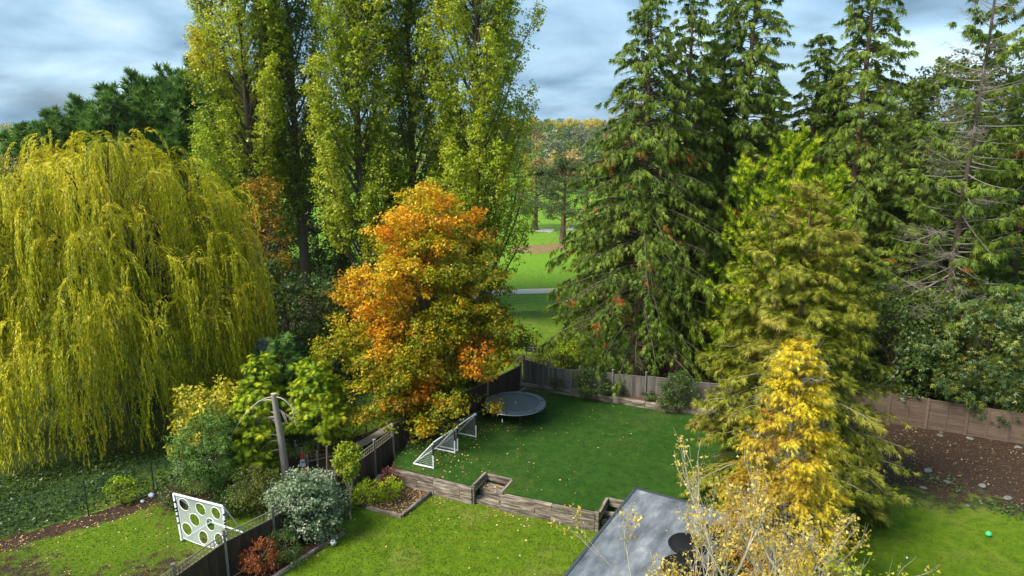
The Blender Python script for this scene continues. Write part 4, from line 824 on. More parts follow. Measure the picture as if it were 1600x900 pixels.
# garden building with flat grey roof
RA, RBk = np.array((1.65, 18.29)), np.array((4.65, 23.43)); rd = unit(RBk - RA); rn = np.array((rd[1], -rd[0])); RW_, RL = 3.55, 11.5
c0 = RBk - rd * RL / 2 + rn * RW_ / 2; rang = math.atan2(rd[1], rd[0])
hb = thing('garden_building', 'garden building with flat grey felt roof beside the steps', 'building', (c0[0], c0[1], 0), rang)
g = Geo(); g.box((0, 0, 1.4), (RL - .5, RW_ - .5, 2.75)); obj('wall', g, M['render_wall'], hb)
g = Geo(); g.box((0, 0, 2.89), (RL, RW_, .2)); rf = obj('roof', g, M['roofing'], hb)
g = Geo()
for (a, b_) in (((-RL / 2, RW_ / 2), (RL / 2, RW_ / 2)), ((RL / 2, RW_ / 2 + .04), (RL / 2, -RW_ / 2 - .04)), ((RL / 2, -RW_ / 2), (-RL / 2, -RW_ / 2))): g.bar((*a, 2.92), (*b_, 2.92), .09, .2)
obj('roof_trim', g, M['roof_trim'], rf)
g = Geo()
for x in np.arange(-RL / 2 + 1, RL / 2, 1.0): g.bar((x, -RW_ / 2 + .05, 2.994), (x + .01, RW_ / 2 - .05, 2.994), .08, .022)
obj('felt_seams', g, M['roofing'], rf)
for (px, py, rad) in ((1074, 853, .56), (1068, 890, .62), (1118, 834, .4)):
    p = G(px, py, 3); l = p[:2] - c0; lx, ly = l @ rd, l @ np.array((-rd[1], rd[0])); a = np.linspace(0, 2 * pi, 33)[:-1]
    g = Geo(); ring = np.column_stack([lx + rad * np.cos(a), ly + rad * np.sin(a), np.full(32, 3.06)]); g.tube(ring, .06, 6, closed=True)
    K = 5; v = []; 
    for k in range(K): rr_ = rad * cos(k / (K - 1) * pi / 2 * .98); v.append(np.column_stack([lx + rr_ * np.cos(a), ly + rr_ * np.sin(a), np.full(32, 3.05 + .16 * sin(k / (K - 1) * pi / 2))]))
    g.add(np.concatenate(v), [[k * 32 + i, k * 32 + (i + 1) % 32, (k + 1) * 32 + (i + 1) % 32, (k + 1) * 32 + i] for k in range(K - 1) for i in range(32)])
    obj('rooflight', g.mesh('rooflight', True), M['black'], rf)

# lap panel fence on the right
def lap_fence():
    P = [np.array(p) for p in RF]; d = unit(P[-1] - P[1]); a0 = np.array(RF[1]) - d * 3.7; n = 7; pw = 1.83
    root = thing('lap_fence', 'pinkish-brown overlapping slat panel fence behind the leaf-strewn bank', 'fence', (a0[0], a0[1], .36)); me = cham('slat', pw - .1, .018, .155, .004); ang = math.atan2(d[1], d[0]); nr = np.array((-d[1], d[0]))
    for i in range(n + 1):
        c = d * i * pw; dz = -.02 * i; o = obj('post', cham('post', .1, .1, 2.0, .01), M['slat'], root, (c[0], c[1], .82 + dz), ang); o.rotation_euler = (0, pi / 2 * 0, ang)
        if i == n: continue
        m_ = d * (i + .5) * pw
        for k in range(13):
            q = obj('slat', me, M['slat'], root, (m_[0] - nr[0] * .0, m_[1], .08 + k * .132 + dz + R_.uniform(-.006, .006))); q.rotation_euler = (.13, 0, ang)
        for f_ in (.03, .5, .97):
            c2 = d * (i + f_) * pw - nr * .03; obj('batten', cham('batten', .045, .03, 1.74, .004), M['slat'], root, (c2[0], c2[1], .86 + dz), ang)
        put('capping', cham('capping', pw - .1, .06, .03), M['slat'], root, d * i * pw + d * .05, d * (i + 1) * pw - d * .05, 1.76 + dz)
lap_fence()

# wire fence on the left with posts
def wire_fence():
    root = thing('wire_fence', 'green chain-link wire fence with thin dark posts below the willow', 'fence', (CH[0][0], CH[0][1], 0)); o0 = np.array(CH[0]); g = Geo(); H = 1.5
    for a, b_ in zip(CH[:-1], CH[1:]):
        a, b_ = np.array(a) - o0, np.array(b_) - o0; L = np.hypot(*(b_ - a)); d = (b_ - a) / L; st_ = .13; w = np.array([-d[1], d[0], 0]) * .003
        for k in np.arange(-H, L, st_):
            for sg in (1, -1):
                t0, t1 = max(0, k), min(L, k + H)
                if t1 - t0 < .05: continue
                z0, z1 = (t0 - k, t1 - k) if sg > 0 else (H - (t0 - k), H - (t1 - k)); A = np.array([*(a + d * t0), z0 + .03]); B = np.array([*(a + d * t1), z1 + .03]); v = np.array([d[0], d[1], -sg]) * .0028
                g.quads([[A - v, B - v, B + v, A + v]])
        for z in (.05, H): g.bar((*a, z), (*b_, z), .012)
    obj('wire_mesh', g, M['green_wire'], root)
    tot = []
    for a, b_ in zip(CH[:-1], CH[1:]):
        L = math.dist(a, b_); n = max(1, round(L / 2.6))
        for k in range(n): tot.append(lerp(a, b_, k / n))
    for p in tot:
        gg = Geo(); gg.tube(np.array([[0, 0, -.2], [0, 0, 1.6]]), .028, 7); gg.box((0, 0, 1.61), (.05, .05, .03)); obj('post', gg, M['dark_green_metal'], root, (p[0] - o0[0], p[1] - o0[1], 0))
wire_fence()
# green railing and gate beyond
def railing():
    a, b_ = np.array(gp(488, 646)), np.array(gp(600, 626)); root = thing('metal_railing', 'turquoise green metal railing with posts in front of dark shrubs', 'railing', (a[0], a[1], 0)); d = b_ - a
    for t in (0, .45, .5, .8, 1.0):
        gg = Geo(); gg.box((0, 0, .8), (.09, .09, 1.8)); obj('post', gg, M['green_metal'], root, (*(d * t), 0), .3)
    for z in (.85, 1.6): gg = Geo(); gg.bar((0, 0, z), (*d, z), .05, .07); obj('rail', gg, M['green_metal'], root)
    gg = Geo(); L = np.hypot(*d); u = d / L
    for k in np.arange(0, L, .12): gg.bar((*(u * k), .1), (*(u * k), 1.6), .008)
    for z in np.arange(.15, 1.6, .14): gg.bar((0, 0, z), (*d, z), .006)
    obj('wire_mesh', gg, M['green_metal'], root)
railing()

# trampoline
def trampoline():
    c = G(804, 652, UZ); root = thing('trampoline', 'round black trampoline standing on upper lawn by the maple', 'trampoline', (.18, 35.35, UZ)); R0 = 1.68; zt = .82; a = np.linspace(0, 2 * pi, 65)[:-1]; K = 64
    def disc(r0, r1, z0, z1, nm, m, parent=root, th=.03):
        g = Geo(); rings = [(r0, z0), (r1, z1), (r1, z1 - th), (r0, z0 - th)]
        v = np.concatenate([np.column_stack([r_ * np.cos(a), r_ * np.sin(a), np.full(K, z)]) for r_, z in rings]); g.add(v, [[k * K + i, k * K + (i + 1) % K, ((k + 1) % 4) * K + (i + 1) % K, ((k + 1) % 4) * K + i] for k in range(4) for i in range(K)])
        me = g.mesh(nm, False); bm = bmesh.new(); bm.from_mesh(me); bmesh.ops.recalc_face_normals(bm, faces=bm.faces); bm.to_mesh(me); bm.free(); return obj(nm, me, m, parent)
    jm = disc(.01, R0 * .83, zt - .02, zt - .01, 'jumping_mat', M['tramp_mat'])
    disc(R0 * .8, R0, zt + .025, zt + .005, 'safety_pad', M['tramp_pad'])
    g = Geo(); g.tube(np.column_stack([R0 * .995 * np.cos(a), R0 * .995 * np.sin(a), np.full(K, zt - .055)]), .026, 8, closed=True); obj('frame_ring', g.mesh('frame_ring', True), M['galv'], root)
    g = Geo(); g.box((.02, 0, zt - .006), (.035, .22, .006)); g.box((.02, .1, zt - .005), (.09, .035, .006)); obj('mat_mark', g, M['white_paint'], jm)
    for k in range(4):
        t = k * pi / 2 + .45; g = Geo(); p = [(R0 * .97 * cos(t - .3), R0 * .97 * sin(t - .3), zt - .06), (R0 * 1.02 * cos(t - .3), R0 * 1.02 * sin(t - .3), .03), (R0 * 1.02 * cos(t + .3), R0 * 1.02 * sin(t + .3), .03), (R0 * .97 * cos(t + .3), R0 * .97 * sin(t + .3), zt - .06)]
        for q0, q1 in zip(p[:-1], p[1:]): g.tube(np.array([q0, q1]), .022, 7)
        lg = obj('leg', g.mesh('leg', True), M['dark_metal'], root)
    g = Geo(); t = -pi / 2 - .42; g.box((R0 * 1.02 * cos(t), R0 * 1.02 * sin(t) - .03, .45), (.04, .01, .2)); obj('leg_label', g, M['white_paint'], lg)
    for k in range(6): t = k * 1.05 + .2; g = Geo(); g.box((0, 0, 0), (.12, .05, .02)); o = obj('pad_strap', g, M['black'], root, (R0 * .9 * cos(t), R0 * .9 * sin(t), zt + .03), t)
trampoline()

# two folding goals on the upper lawn
def goal(label, front, d, back, wid, H, post_lab=True):
    root = thing('football_goal', label, 'goal', (front[0], front[1], UZ)); d = unit(np.array(d)); bk_ = np.array(back); r0 = .035
    f0 = np.zeros(2); f1 = d * wid
    def tb(nm, pts, m=M['white_paint'], r_=r0): g = Geo(); g.tube(np.array(pts, float), r_, 8); return obj(nm, g.mesh(nm, True), m, root)
    for f in (f0, f1):
        po = tb('post', [(*f, 0), (*f, H)]); tb('base_bar', [(*f, .035), (*(f + bk_), .035)]); tb('stay', [(*f, H - .02), (*(f + bk_), .04)], r_=.026)
        g = Geo(); g.tube(np.array([(*f, H * .52), (*f, H * .93)]), r0 + .004, 8); obj('sleeve', g, M['dark_metal'], po)
    tb('crossbar', [(*f0, H), (*f1, H)]); tb('back_bar', [(*(f0 + bk_), .035), (*(f1 + bk_), .035)])
    g = Geo(); n = 14
    def strip(A, B): 
        A, B = np.array(A, float), np.array(B, float); w = np.array([0, 0, .0035]); w2 = np.array([.003, .002, 0]); g.quads([[A - w - w2, B - w - w2, B + w + w2, A + w + w2]])
    for k in range(n + 1):
        t = k / n; strip((*(f0 + d * wid * t), H), (*(f0 + d * wid * t + bk_), .04)); strip((*(f0 + bk_ * t), H * (1 - t)), (*(f1 + bk_ * t), H * (1 - t)))
        for f in (f0, f1): strip((*(f + bk_ * t), 0), (*(f + bk_ * t), H * (1 - t))); strip((*f, H * t), (*(f + bk_ * (1 - t)), H * t))
    obj('net', g, M['grey_cord'], root)
goal('white tube football goal standing closest to the sleeper wall', (-3.67, 29.3), (.48, .87), (-1.0, .45), 1.8, 1.3)
goal('white tube football goal standing closest to the trampoline', (-2.68, 31.15), (.47, .88), (-1.0, .45), 1.75, 1.3)

# target goal with holed sheet on the neighbour's lawn
def target_goal():
    BL, BR, TR, TL = [np.array(p, float) for p in ((-13.3, 24.6, .04), (-11.1, 23.75, .04), (-11.45, 24.5, 1.62), (-13.85, 25.4, 1.66))]; o0 = BL * np.array([1, 1, 0]); BL, BR, TR, TL = BL - o0, BR - o0, TR - o0, TL - o0
    B2_, B1_ = np.array([-12.68, 25.95, .04]) - o0, np.array([-11.0, 25.15, .04]) - o0
    root = thing('target_goal', 'white training goal with a holed target sheet on the neighbouring lawn', 'goal', tuple(o0))
    def tb(nm, p, q, r_=.042): g = Geo(); g.tube(np.array([p, q]), r_, 8); return obj(nm, g.mesh(nm, True), M['white_paint'], root)
    p1 = tb('post', BL, TL); p2 = tb('post', BR, TR); tb('crossbar', TL, TR, .05); tb('base_bar', BL, B2_); tb('base_bar', BR, B1_); tb('back_bar', B2_, B1_); tb('stay', TL, B2_, .025); tb('stay', TR, B1_, .028)
    for po, A, B in ((p1, BL, TL), (p2, BR, TR)):
        for s in (.35, .5, .6, .66, .8): g = Geo(); g.tube(np.array([A + (B - A) * s, A + (B - A) * (s + .04)]), .0435, 8); obj('black_lettering', g, M['black'], po)
    nx, ny = 110, 76; u, v = np.meshgrid(np.linspace(.04, .96, nx), np.linspace(0, 1, ny)); sag = .16 * np.sin(pi * u) * (1 - v)
    vv = .02 + .94 * v - sag * .35 + .05
    P = (BL * (1 - u[..., None]) + BR * u[..., None]) * (1 - vv[..., None]) + (TL * (1 - u[..., None]) + TR * u[..., None]) * vv[..., None]
    nrm = unit(np.cross(BR - BL, TL - BL)); P = P + nrm * (-.1 * np.sin(pi * u) * np.sin(pi * np.clip(v, 0, 1)))[..., None] - nrm * .02
    holes = [(.17, .79), (.5, .78), (.82, .78), (.33, .5), (.66, .49), (.15, .24), (.48, .17), (.82, .2)]; asp = 1.72 / 2.4; hr = .118
    cu, cv = (u[:-1, :-1] + u[1:, 1:]) / 2, (v[:-1, :-1] + v[1:, 1:]) / 2; keep = np.ones_like(cu, bool)
    for hx, hy in holes: keep &= np.hypot(cu - hx, (cv - hy) * asp) > hr * .8
    vi = np.arange(nx * ny).reshape(ny, nx); F = np.stack([vi[:-1, :-1], vi[:-1, 1:], vi[1:, 1:], vi[1:, :-1]], -1)[keep]
    g = Geo(); g.add(P, F); m, n, l, b, o = mat('sheet_mesh'); b.inputs['Base Color'].default_value = (.42, .47, .44, 1); b.inputs['Roughness'].default_value = .7
    tr = N(n, 'ShaderNodeBsdfTransparent'); ms = N(n, 'ShaderNodeMixShader'); ms.inputs[0].default_value = .5; l.new(tr.outputs[0], ms.inputs[1]); l.new(b.outputs[0], ms.inputs[2]); l.new(ms.outputs[0], o.inputs[0])
    sh = obj('target_sheet', g.mesh('target_sheet', True), m, root)
    def at(uu, w): 
        i = np.clip(w * (ny - 1), 0, ny - 1.001); j = np.clip((uu - .04) / .92 * (nx - 1), 0, nx - 1.001); i0, j0 = i.astype(int), j.astype(int); fi, fj = (i - i0)[:, None], (j - j0)[:, None]
        return (P[i0, j0] * (1 - fi) + P[i0 + 1, j0] * fi) * (1 - fj) + (P[i0, j0 + 1] * (1 - fi) + P[i0 + 1, j0 + 1] * fi) * fj
    a = np.linspace(0, 2 * pi, 25)[:-1]
    for hx, hy in holes:
        g = Geo(); g.tube(at(hx + hr * .83 * np.cos(a), hy + hr * .83 * np.sin(a) / asp), .016, 5, closed=True); obj('hole_rim', g.mesh('hole_rim', True), M['white_paint'], sh)
    g = Geo(); g.tube(P[0, ::6], .014, 5); g.tube(P[::6, 0], .012, 5); g.tube(P[::6, -1], .012, 5); obj('sheet_hem', g.mesh('sheet_hem', True), M['white_paint'], sh)
target_goal()

# small things
def ball(name, label, loc, r_, m, spots=None):
    me = bpy.data.meshes.new(name); bm = bmesh.new(); bmesh.ops.create_icosphere(bm, subdivisions=3, radius=r_); 
    for f in bm.faces: f.smooth = True
    bm.to_mesh(me); bm.free(); root = thing(name, label, 'ball', (loc[0], loc[1], loc[2] + r_)); b_ = obj('skin', me, m, root)
    if spots:
        ph = (1 + 5 ** .5) / 2; D = [unit(np.array(q, float)) for q in [(0, s, t * ph) for s in (-1, 1) for t in (-1, 1)] + [(s, t * ph, 0) for s in (-1, 1) for t in (-1, 1)] + [(t * ph, 0, s) for s in (-1, 1) for t in (-1, 1)]]
        for d in D:
            g = Geo(); x = unit(np.cross(d, (.3, .5, .8))); y = np.cross(d, x); a = np.arange(5) * 2 * pi / 5
            o_ = np.array([d * r_ * .945 + (x * cos(t) + y * sin(t)) * r_ * .37 for t in a]); o_ = unit(o_) * r_ * 1.012; c = d * r_ * 1.02
            g.quads([[c, o_[i], (o_[i] + o_[(i + 1) % 5]) / 2, o_[(i + 1) % 5]] for i in range(5)]); obj('black_patch', g, M['black'], root)
p = G(521, 853, 0); ball('football', 'white football with black patches beside the silver shrub bed', (p[0], p[1], .02), .125, M['white_paint'], True)
p = G(1544, 838, 0); ball('green_ball', 'bright green ball lying on lawn below the bank', (p[0], p[1], .0), .11, M['ball_green'])
p = G(1417, 873, 0); ball('small_ball', 'tiny white ball on the shaded lawn under the olive cypress', (p[0], p[1], .0), .04, M['white_paint'])
def cone():
    p = G(474, 738, 0); root = thing('traffic_cone', 'orange and white traffic cone behind the silver shrub', 'traffic cone', (p[0] , p[1], 0)); root.scale = (1.35, 1.35, 1.35)
    a = np.linspace(0, 2 * pi, 21)[:-1]
    def fr(r0, z0, r1, z1, nm, m, par=root):
        g = Geo(); v = np.concatenate([np.column_stack([r0 * np.cos(a), r0 * np.sin(a), np.full(20, z0)]), np.column_stack([r1 * np.cos(a), r1 * np.sin(a), np.full(20, z1)])]); g.add(v, [[i, (i + 1) % 20, 20 + (i + 1) % 20, 20 + i] for i in range(20)]); return obj(nm, g.mesh(nm, True), m, par)
    g = Geo(); g.box((0, 0, .03), (.4, .4, .06)); obj('base', g, M['cone_red'], root); b_ = fr(.15, .06, .03, .8, 'body', M['cone_red']); fr(.118, .27, .075, .53, 'reflective_band', M['white_paint'], b_); fr(.03, .8, .004, .815, 'tip', M['cone_red'], b_)
cone()
def picket_post(px, py, h, lab, w=.09):
    p = G(px, py, 0); o = obj('wooden_post', cham('wooden_post', w, w, h, .012), M['post_wood'], None, (p[0], p[1], h / 2 - .05)); o.rotation_euler = (.02, .03, .4); tag(o, lab, 'post')
picket_post(513, 748, 1.75, 'tall pale wooden post behind the lime standard tree')
def low_rail():
    a, b_ = np.array(gp(482, 738)), np.array(gp(548, 716)); root = thing('post_and_rail_fence', 'low broken post and rail fence beside the traffic cone', 'fence', (a[0], a[1], 0)); d = b_ - a
    a2 = np.array([-1.05, 1.5])
    for t in ((0, 0), tuple(d * .22), tuple(a2 * .5), tuple(a2)): obj('post', cham('post', .08, .08, 1.0, .01), M['post_wood'], root, (t[0], t[1], .45), .4)
    for z in (.35, .75): put('rail', cham('rail', 1.8, .03, .08), M['post_wood'], root, (0, 0), a2, z)
    put('rail', cham('rail', 2.0, .03, .07), M['post_wood'], root, (0, 0), d * .6, .5, .12)
low_rail()
o = sheet('plank_path', [gp(566, 688), gp(612, 662), gp(618, 668), gp(574, 696), gp(545, 706), gp(543, 700)], .05, M['path'])
def sign():
    p = G(833, 557, 0); root = thing('notice_sign', 'small black notice board standing on the golf course grass', 'sign', (p[0] - .15, p[1], 0), -.35); g = Geo(); g.box((0, 0, .62), (.95, .04, .55)); bd = obj('board', g, M['black'], root)
    for x in (-.35, .35): g = Geo(); g.box((x, .03, .45), (.05, .05, 1.0)); obj('leg', g, M['dark_metal'], root)
    g = Geo(); g.box((-.02, -.024, .7), (.45, .006, .12)); g.box((0, -.024, .52), (.55, .006, .06)); obj('notice', g, M['stone'], bd)
sign()
def boulder(name, lab, loc, size, seed, group=None, cat='stone'):
    r = np.random.default_rng(seed); me = bpy.data.meshes.new(name); bm = bmesh.new(); bmesh.ops.create_icosphere(bm, subdivisions=2, radius=1)
    for v in bm.verts: q = np.array(v.co); q = q * (1 + .22 * sines(q[None], seed, 2.2)[0]) * np.array(size); v.co = q
    bm.to_mesh(me); bm.free(); return tag(obj(name, me, M['stone'], None, loc, r.uniform(0, 3)), lab, cat, group)
p = G(593, 756, .1); boulder('boulder', 'pale grey boulder against the dark fence in the planting bed', (p[0], p[1], .25), (.32, .2, .32), 1)
for i, (x, y, s) in enumerate([(1450, 735, .42), (1443, 760, .28), (1535, 757, .36), (1480, 752, .3), (1512, 786, .26), (1575, 775, .32), (1468, 685, .3), (1515, 691, .32), (1590, 705, .28)]):
    p = G(x, y, .2); boulder('bank_stone', 'grey stone sunk in the leaf-strewn bank', (p[0], p[1], float(ground_z(p[0], p[1])) + .03), (s * .62, s * .42, s * .2), 20 + i, 'stones on the bank')
p = G(237, 777, 0); boulder('litter_bag', 'crumpled pale blue-white bag on the leaf litter', (p[0], p[1], .1), (.2, .12, .12), 50, None, 'bag').data.materials[0] = M['plastic_white']
p = G(223, 785, 0); boulder('litter_bag', 'small white scrap beside the crumpled bag', (p[0], p[1], .06), (.1, .08, .07), 51, None, 'bag').data.materials[0] = M['plastic_white']

# ------------------------------------------------------------------ shrubs
def shrub(lab, x, Y, base_z, H, R0, mt, nc, cr_, tw, lf, ls, seed, name='shrub', tpl=LEAF, cat='shrub', **kw):
    return broadleaf(name, lab, (XA(x, Y, base_z + H * .5), Y, base_z), H, R0, H * .52, H * .52, nc, cr_, tw, lf, ls, LM[mt], seed=seed, low=.08, cat=cat, trad=kw.pop('trad', .06), tpl=tpl, **kw)
shrub('large rounded silver-green variegated shrub beside lattice fence', 484, 25.2, 0, 2.55, 1.3, 'silver', 95, .42, 22, 8, .1, 301, spread=.08)
shrub('rusty orange low bush at the fence foot', 404, 22.6, 0, 1.15, .62, 'rust', 40, .22, 12, 8, .055, 302, spread=.05)
shrub('green leafy clump between rusty bush and silver shrub', 441, 23.2, 0, 1.2, .55, 'dark', 30, .25, 10, 8, .1, 303, tpl=NARROW * np.array([1.3, 1, 1]), spread=.08)
shrub('golden-yellow leaved shrub behind the dark clipped dome', 318, 30.6, 0, 4.3, 1.75, 'goldshrub', 80, .48, 14, 8, .15, 304, spread=.1)
shrub('dark green dome-shaped shrub behind the target goal', 322, 28.4, 0, 4.0, 1.3, 'leyland', 100, .4, 22, 9, .07, 305, spread=.08)
shrub('pale-flowered bush against the dark dome shrub', 304, 27.7, 1.3, 1.4, .85, 'silver', 14, .26, 8, 6, .06, 306, spread=.06)
shrub('low green rounded bush in front of lattice fence end', 405, 26.6, 0, 1.75, 1.1, 'olive', 50, .35, 16, 8, .07, 307, spread=.07)
shrub('low dark green plant beside the target goal', 372, 26.9, 0, 1.2, .9, 'dark', 26, .3, 12, 8, .09, 308)
shrub('young yellow-green bush on the wire fence', 188, 27.5, 0, 1.35, .5, 'golden', 22, .25, 9, 7, .07, 309, spread=.06)
shrub('small dark plant at the wire fence foot beside leaf litter', 270, 27.4, 0, .8, .6, 'dark', 16, .25, 9, 7, .08, 310)
shrub('lime-green shrub at planting bed corner', 569, 27.3, .05, 1.0, .52, 'lime', 26, .24, 10, 8, .07, 311, spread=.06)
shrub('yellow-green spreading plant in planting bed beside boulder', 606, 27.9, .05, .85, .7, 'golden', 26, .24, 10, 8, .07, 312, spread=.07)
shrub('dark red leaved shrub against sleeper wall corner', 611, 28.9, .05, 1.1, .42, 'burgundy', 22, .22, 10, 8, .065, 313, spread=.06)
shrub('small burgundy plant at the fence beside the boulder', 594, 28.5, .05, .75, .35, 'burgundy', 14, .2, 8, 8, .06, 314, spread=.05)
shrub('rounded green shrub in front of weathered back fence', 930, 37.9, .95, 1.55, 1.0, 'dark', 50, .35, 14, 8, .085, 315, spread=.08)
shrub('dark green shrub where the back fence meets the olive cypress', 1058, 36.3, .95, 1.9, 1.0, 'dark', 50, .35, 14, 8, .085, 316, spread=.08)
shrub('small grey-green plant against the back fence corner', 872, 38.9, 1.05, .85, .5, 'olive', 14, .22, 9, 7, .07, 317, spread=.06)
shrub('tiny green plant on sleeper bed, second from the olive cypress', 1013, 37.1, 1.05, .5, .45, 'dark', 12, .2, 9, 7, .07, 318, spread=.06)
shrub('tiny dark plant on sleeper bed beside rounded shrub', 972, 37.7, 1.05, .6, .32, 'dark', 10, .2, 9, 7, .07, 319, spread=.06)
shrub('thin yellowing plant under the lime standard tree', 533, 26.3, 0, .8, .4, 'olive', 12, .2, 8, 7, .06, 320, spread=.06)
shrub('tangled olive-green undergrowth beyond the back fence beside notice sign', 860, 44.5, 0, 1.6, 1.7, 'olive', 40, .5, 10, 8, .13, 321, cat='shrub')
shrub('yellow-green bush beyond the back fence under the red cedar', 905, 44.5, 0, 2.6, 1.8, 'golden', 46, .5, 10, 8, .13, 322)
# lime standard tree
broadleaf('standard_tree', 'small lime-green lollipop tree on a thin pale stem', (XA(545, 26.3, 1.5), 26.3, 0), 3.3, .45, 2.62, .6, 34, .23, 14, 8, .1, LM['lime'], 'bark_pale', .035, 331, altf=lambda C, r: (r.uniform(size=len(C)) < .06) * .8, low=1.95, spread=.07)
# golden conifers round the bare trunk
GK = dict(tpl=FAN5, fsize=.27, el=(.25, .7), droop=(-.2, -.25), T=16, Sn=6, hang=.55, upn=.9, latw=.25, trad=.09, bark='bark', tiplight=.7, bmax=0)
conifer('golden_conifer', 'bushy golden conifer beside the bare cut trunk, over the dark dome shrub', (XA(388, 29.9, 2), 29.9, 0), 4.2, lambda s: 1.35 * (1 - s) ** .5 + .1, 130, LM['golden'], 341, z0=.04, **GK)
conifer('golden_conifer', 'tall golden conifer just behind the bare cut trunk', (XA(492, 32.4, 3), 32.4, 0), 4.9, lambda s: 1.6 * (1 - s) ** .42 + .1, 140, LM['golden'], 342, z0=.22, **GK)
conifer('golden_conifer', 'golden conifer between the bare trunk and golden-yellow shrub', (XA(405, 33.2, 3), 33.2, 0), 5.0, lambda s: 1.3 * (1 - s) ** .5 + .1, 110, LM['golden'], 343, z0=.05, **GK)
conifer('blue_conifer', 'small blue-green pointed conifer beneath the willow edge', (XA(415, 36, 3.5), 36, 0), 4.6, lambda s: .75 * (1 - s) ** .6 + .1, 80, LM['bluecon'], 344, FAN5, .26, (.8, 1.6), (0, 0), 9, 4, -.1, .5, .25, .08, 'bark', .05, plume=.5, bmax=0)
conifer('young_fir', 'young green fir with open layered branches behind golden conifer', (XA(446, 35.4, 3), 35.4, 0), 5.3, lambda s: 1.7 * (1 - s) ** .8 + .1, 60, LM['leyland'], 345, FAN, .5, (.35, .8), (-.05, -.1), 9, 4, .1, .9, .3, .09, 'bark', .2, bmax=80)
def bare_trunk():
    r = np.random.default_rng(8); p = G(447, 748, 0); root = thing('bare_trunk', 'tall sawn-off bare trunk with dead branches beside golden conifers', 'tree trunk', (p[0], p[1], 0)); H = 4.3; g = Geo()
    q = np.array([[0, 0, -.2], [-.03, 0, 1], [-.1, 0, 2.2], [-.2, 0, 3.4], [-.27, 0, H]]); g.tube(q, np.array([.22, .18, .16, .14, .13]), 10); obj('trunk', g.mesh('trunk', True), M['bark_grey'], root)
    c = Geo(); a = np.linspace(0, 2 * pi, 11)[:-1]; ring = np.column_stack([-.27 + .132 * np.cos(a), .132 * np.sin(a), np.full(10, H + .003)]); c.quads([[(-.27, 0, H + .006), ring[i], (ring[i] + ring[(i + 1) % 10]) / 2, ring[(i + 1) % 10]] for i in range(10)]); obj('sawn_top', c, M['bark_pale'], root)
    b_ = Geo()
    for i, (z, L, sx) in enumerate([(4.15, 2.3, -1), (3.9, 1.3, -1), (3.3, 2.0, -1), (3.1, 1.6, -1), (2.9, 2.1, -1), (2.7, 1.2, -1), (2.2, 1.7, -1), (1.9, 1.2, -1), (1.5, 1.5, -1), (4.1, 1.3, 1), (3.5, .8, 1)]):
        s = np.array([-.05 - z * .05, 0, z]); e_ = s + np.array([sx * L * .8, r.normal() * .5, -L * r.uniform(.3, .75)]); cv = curve(s, e_, (0, 0, .22 * L), 7); b_.tube(cv, np.linspace(.035, .012, 7), 5)
        for k in range(5): j = r.integers(2, 6); b_.tube(curve(cv[j], cv[j] + np.array([sx * .35, r.normal() * .3, -r.uniform(.2, .7)]), (0, 0, .05), 4), np.linspace(.014, .006, 4), 4)
    obj('branches', b_.mesh('branches', True), M['bark_pale'], root)
bare_trunk()

# ------------------------------------------------------------------ ground cover and fallen leaves
def inpoly(X, Y, poly):
    ins = np.zeros(len(X), bool); j = len(poly) - 1
    for i in range(len(poly)):
        xi, yi = poly[i]; xj, yj = poly[j]; c = ((yi > Y) != (yj > Y)) & (X < (xj - xi) * (Y - yi) / (yj - yi + 1e-12) + xi); ins ^= c; j = i
    return ins
def litter(name, lab, n, box, cond, zf, size, m, seed, flatn=.35, hz=0.012, tint=None):
    r = np.random.default_rng(seed); X = r.uniform(box[0], box[1], n); Y = r.uniform(box[2], box[3], n); ok = cond(X, Y, r); X, Y = X[ok], Y[ok]; n = len(X)
    P = np.stack([X, Y, zf(X, Y) + hz + r.uniform(0, .01, n)], -1); D = unit(np.stack([r.normal(size=n), r.normal(size=n), r.normal(size=n) * .2], -1)); Nn = UP + r.normal(size=(n, 3)) * flatn
    g = Geo(); g.scatter(LEAF, P, D, Nn, size * r.uniform(.6, 1.3, n), r.uniform(0, 1, n)); tag(stuff(obj(name, g, m)), lab, 'leaves')
LM['fallen'] = leaf_mat('fallen_leaf', [(.22, .08, .025), (.42, .2, .05), (.6, .4, .12), (.68, .55, .3)], None, .15, .7)
UPN = [p for p in upper]
uz = lambda X, Y: np.full(len(X), UZ)
mc = np.array((-3.4, 32.5))
litter('fallen_leaves', 'yellow and brown fallen leaves scattered over the upper lawn', 9000, (-6, 14, 24, 41), lambda X, Y, r: inpoly(X, Y, UPN) & (r.uniform(size=len(X)) < (.02 + .75 * np.exp(-((X - mc[0]) ** 2 + (Y - mc[1]) ** 2) / 14)) * np.clip(.9 + 1.1 * sines(np.stack([X, Y], -1), 55, 1.6), .05, 2.2)), uz, .085, LM['fallen'], 401)
litter('fallen_leaves', 'dead leaves fallen on the lower lawn below the sleeper wall', 6000, (-8, 5, 20, 30), lambda X, Y, r: (side(X, Y, LF) < -.3) & ~inpoly(X, Y, UPN) & (side(X, Y, [WALL[0], WALL[3]]) < -.1) & (r.uniform(size=len(X)) < .025 + .75 * np.exp(-polydist(X, Y, WALL[:3]) / .9) * np.clip(.9 + sines(np.stack([X, Y], -1), 56, 2.), .1, 2)), ground_z, .085, LM['fallen'], 402)
litter('fallen_leaves', 'brown leaf litter in the planting bed', 2600, (-7.5, -3.4, 26, 30), lambda X, Y, r: inpoly(X, Y, [B4, B1, B2, B3, (-5.7, 29.2), (-6.35, 29.5)]), lambda X, Y: np.full(len(X), .07), .08, LM['fallen'], 403)
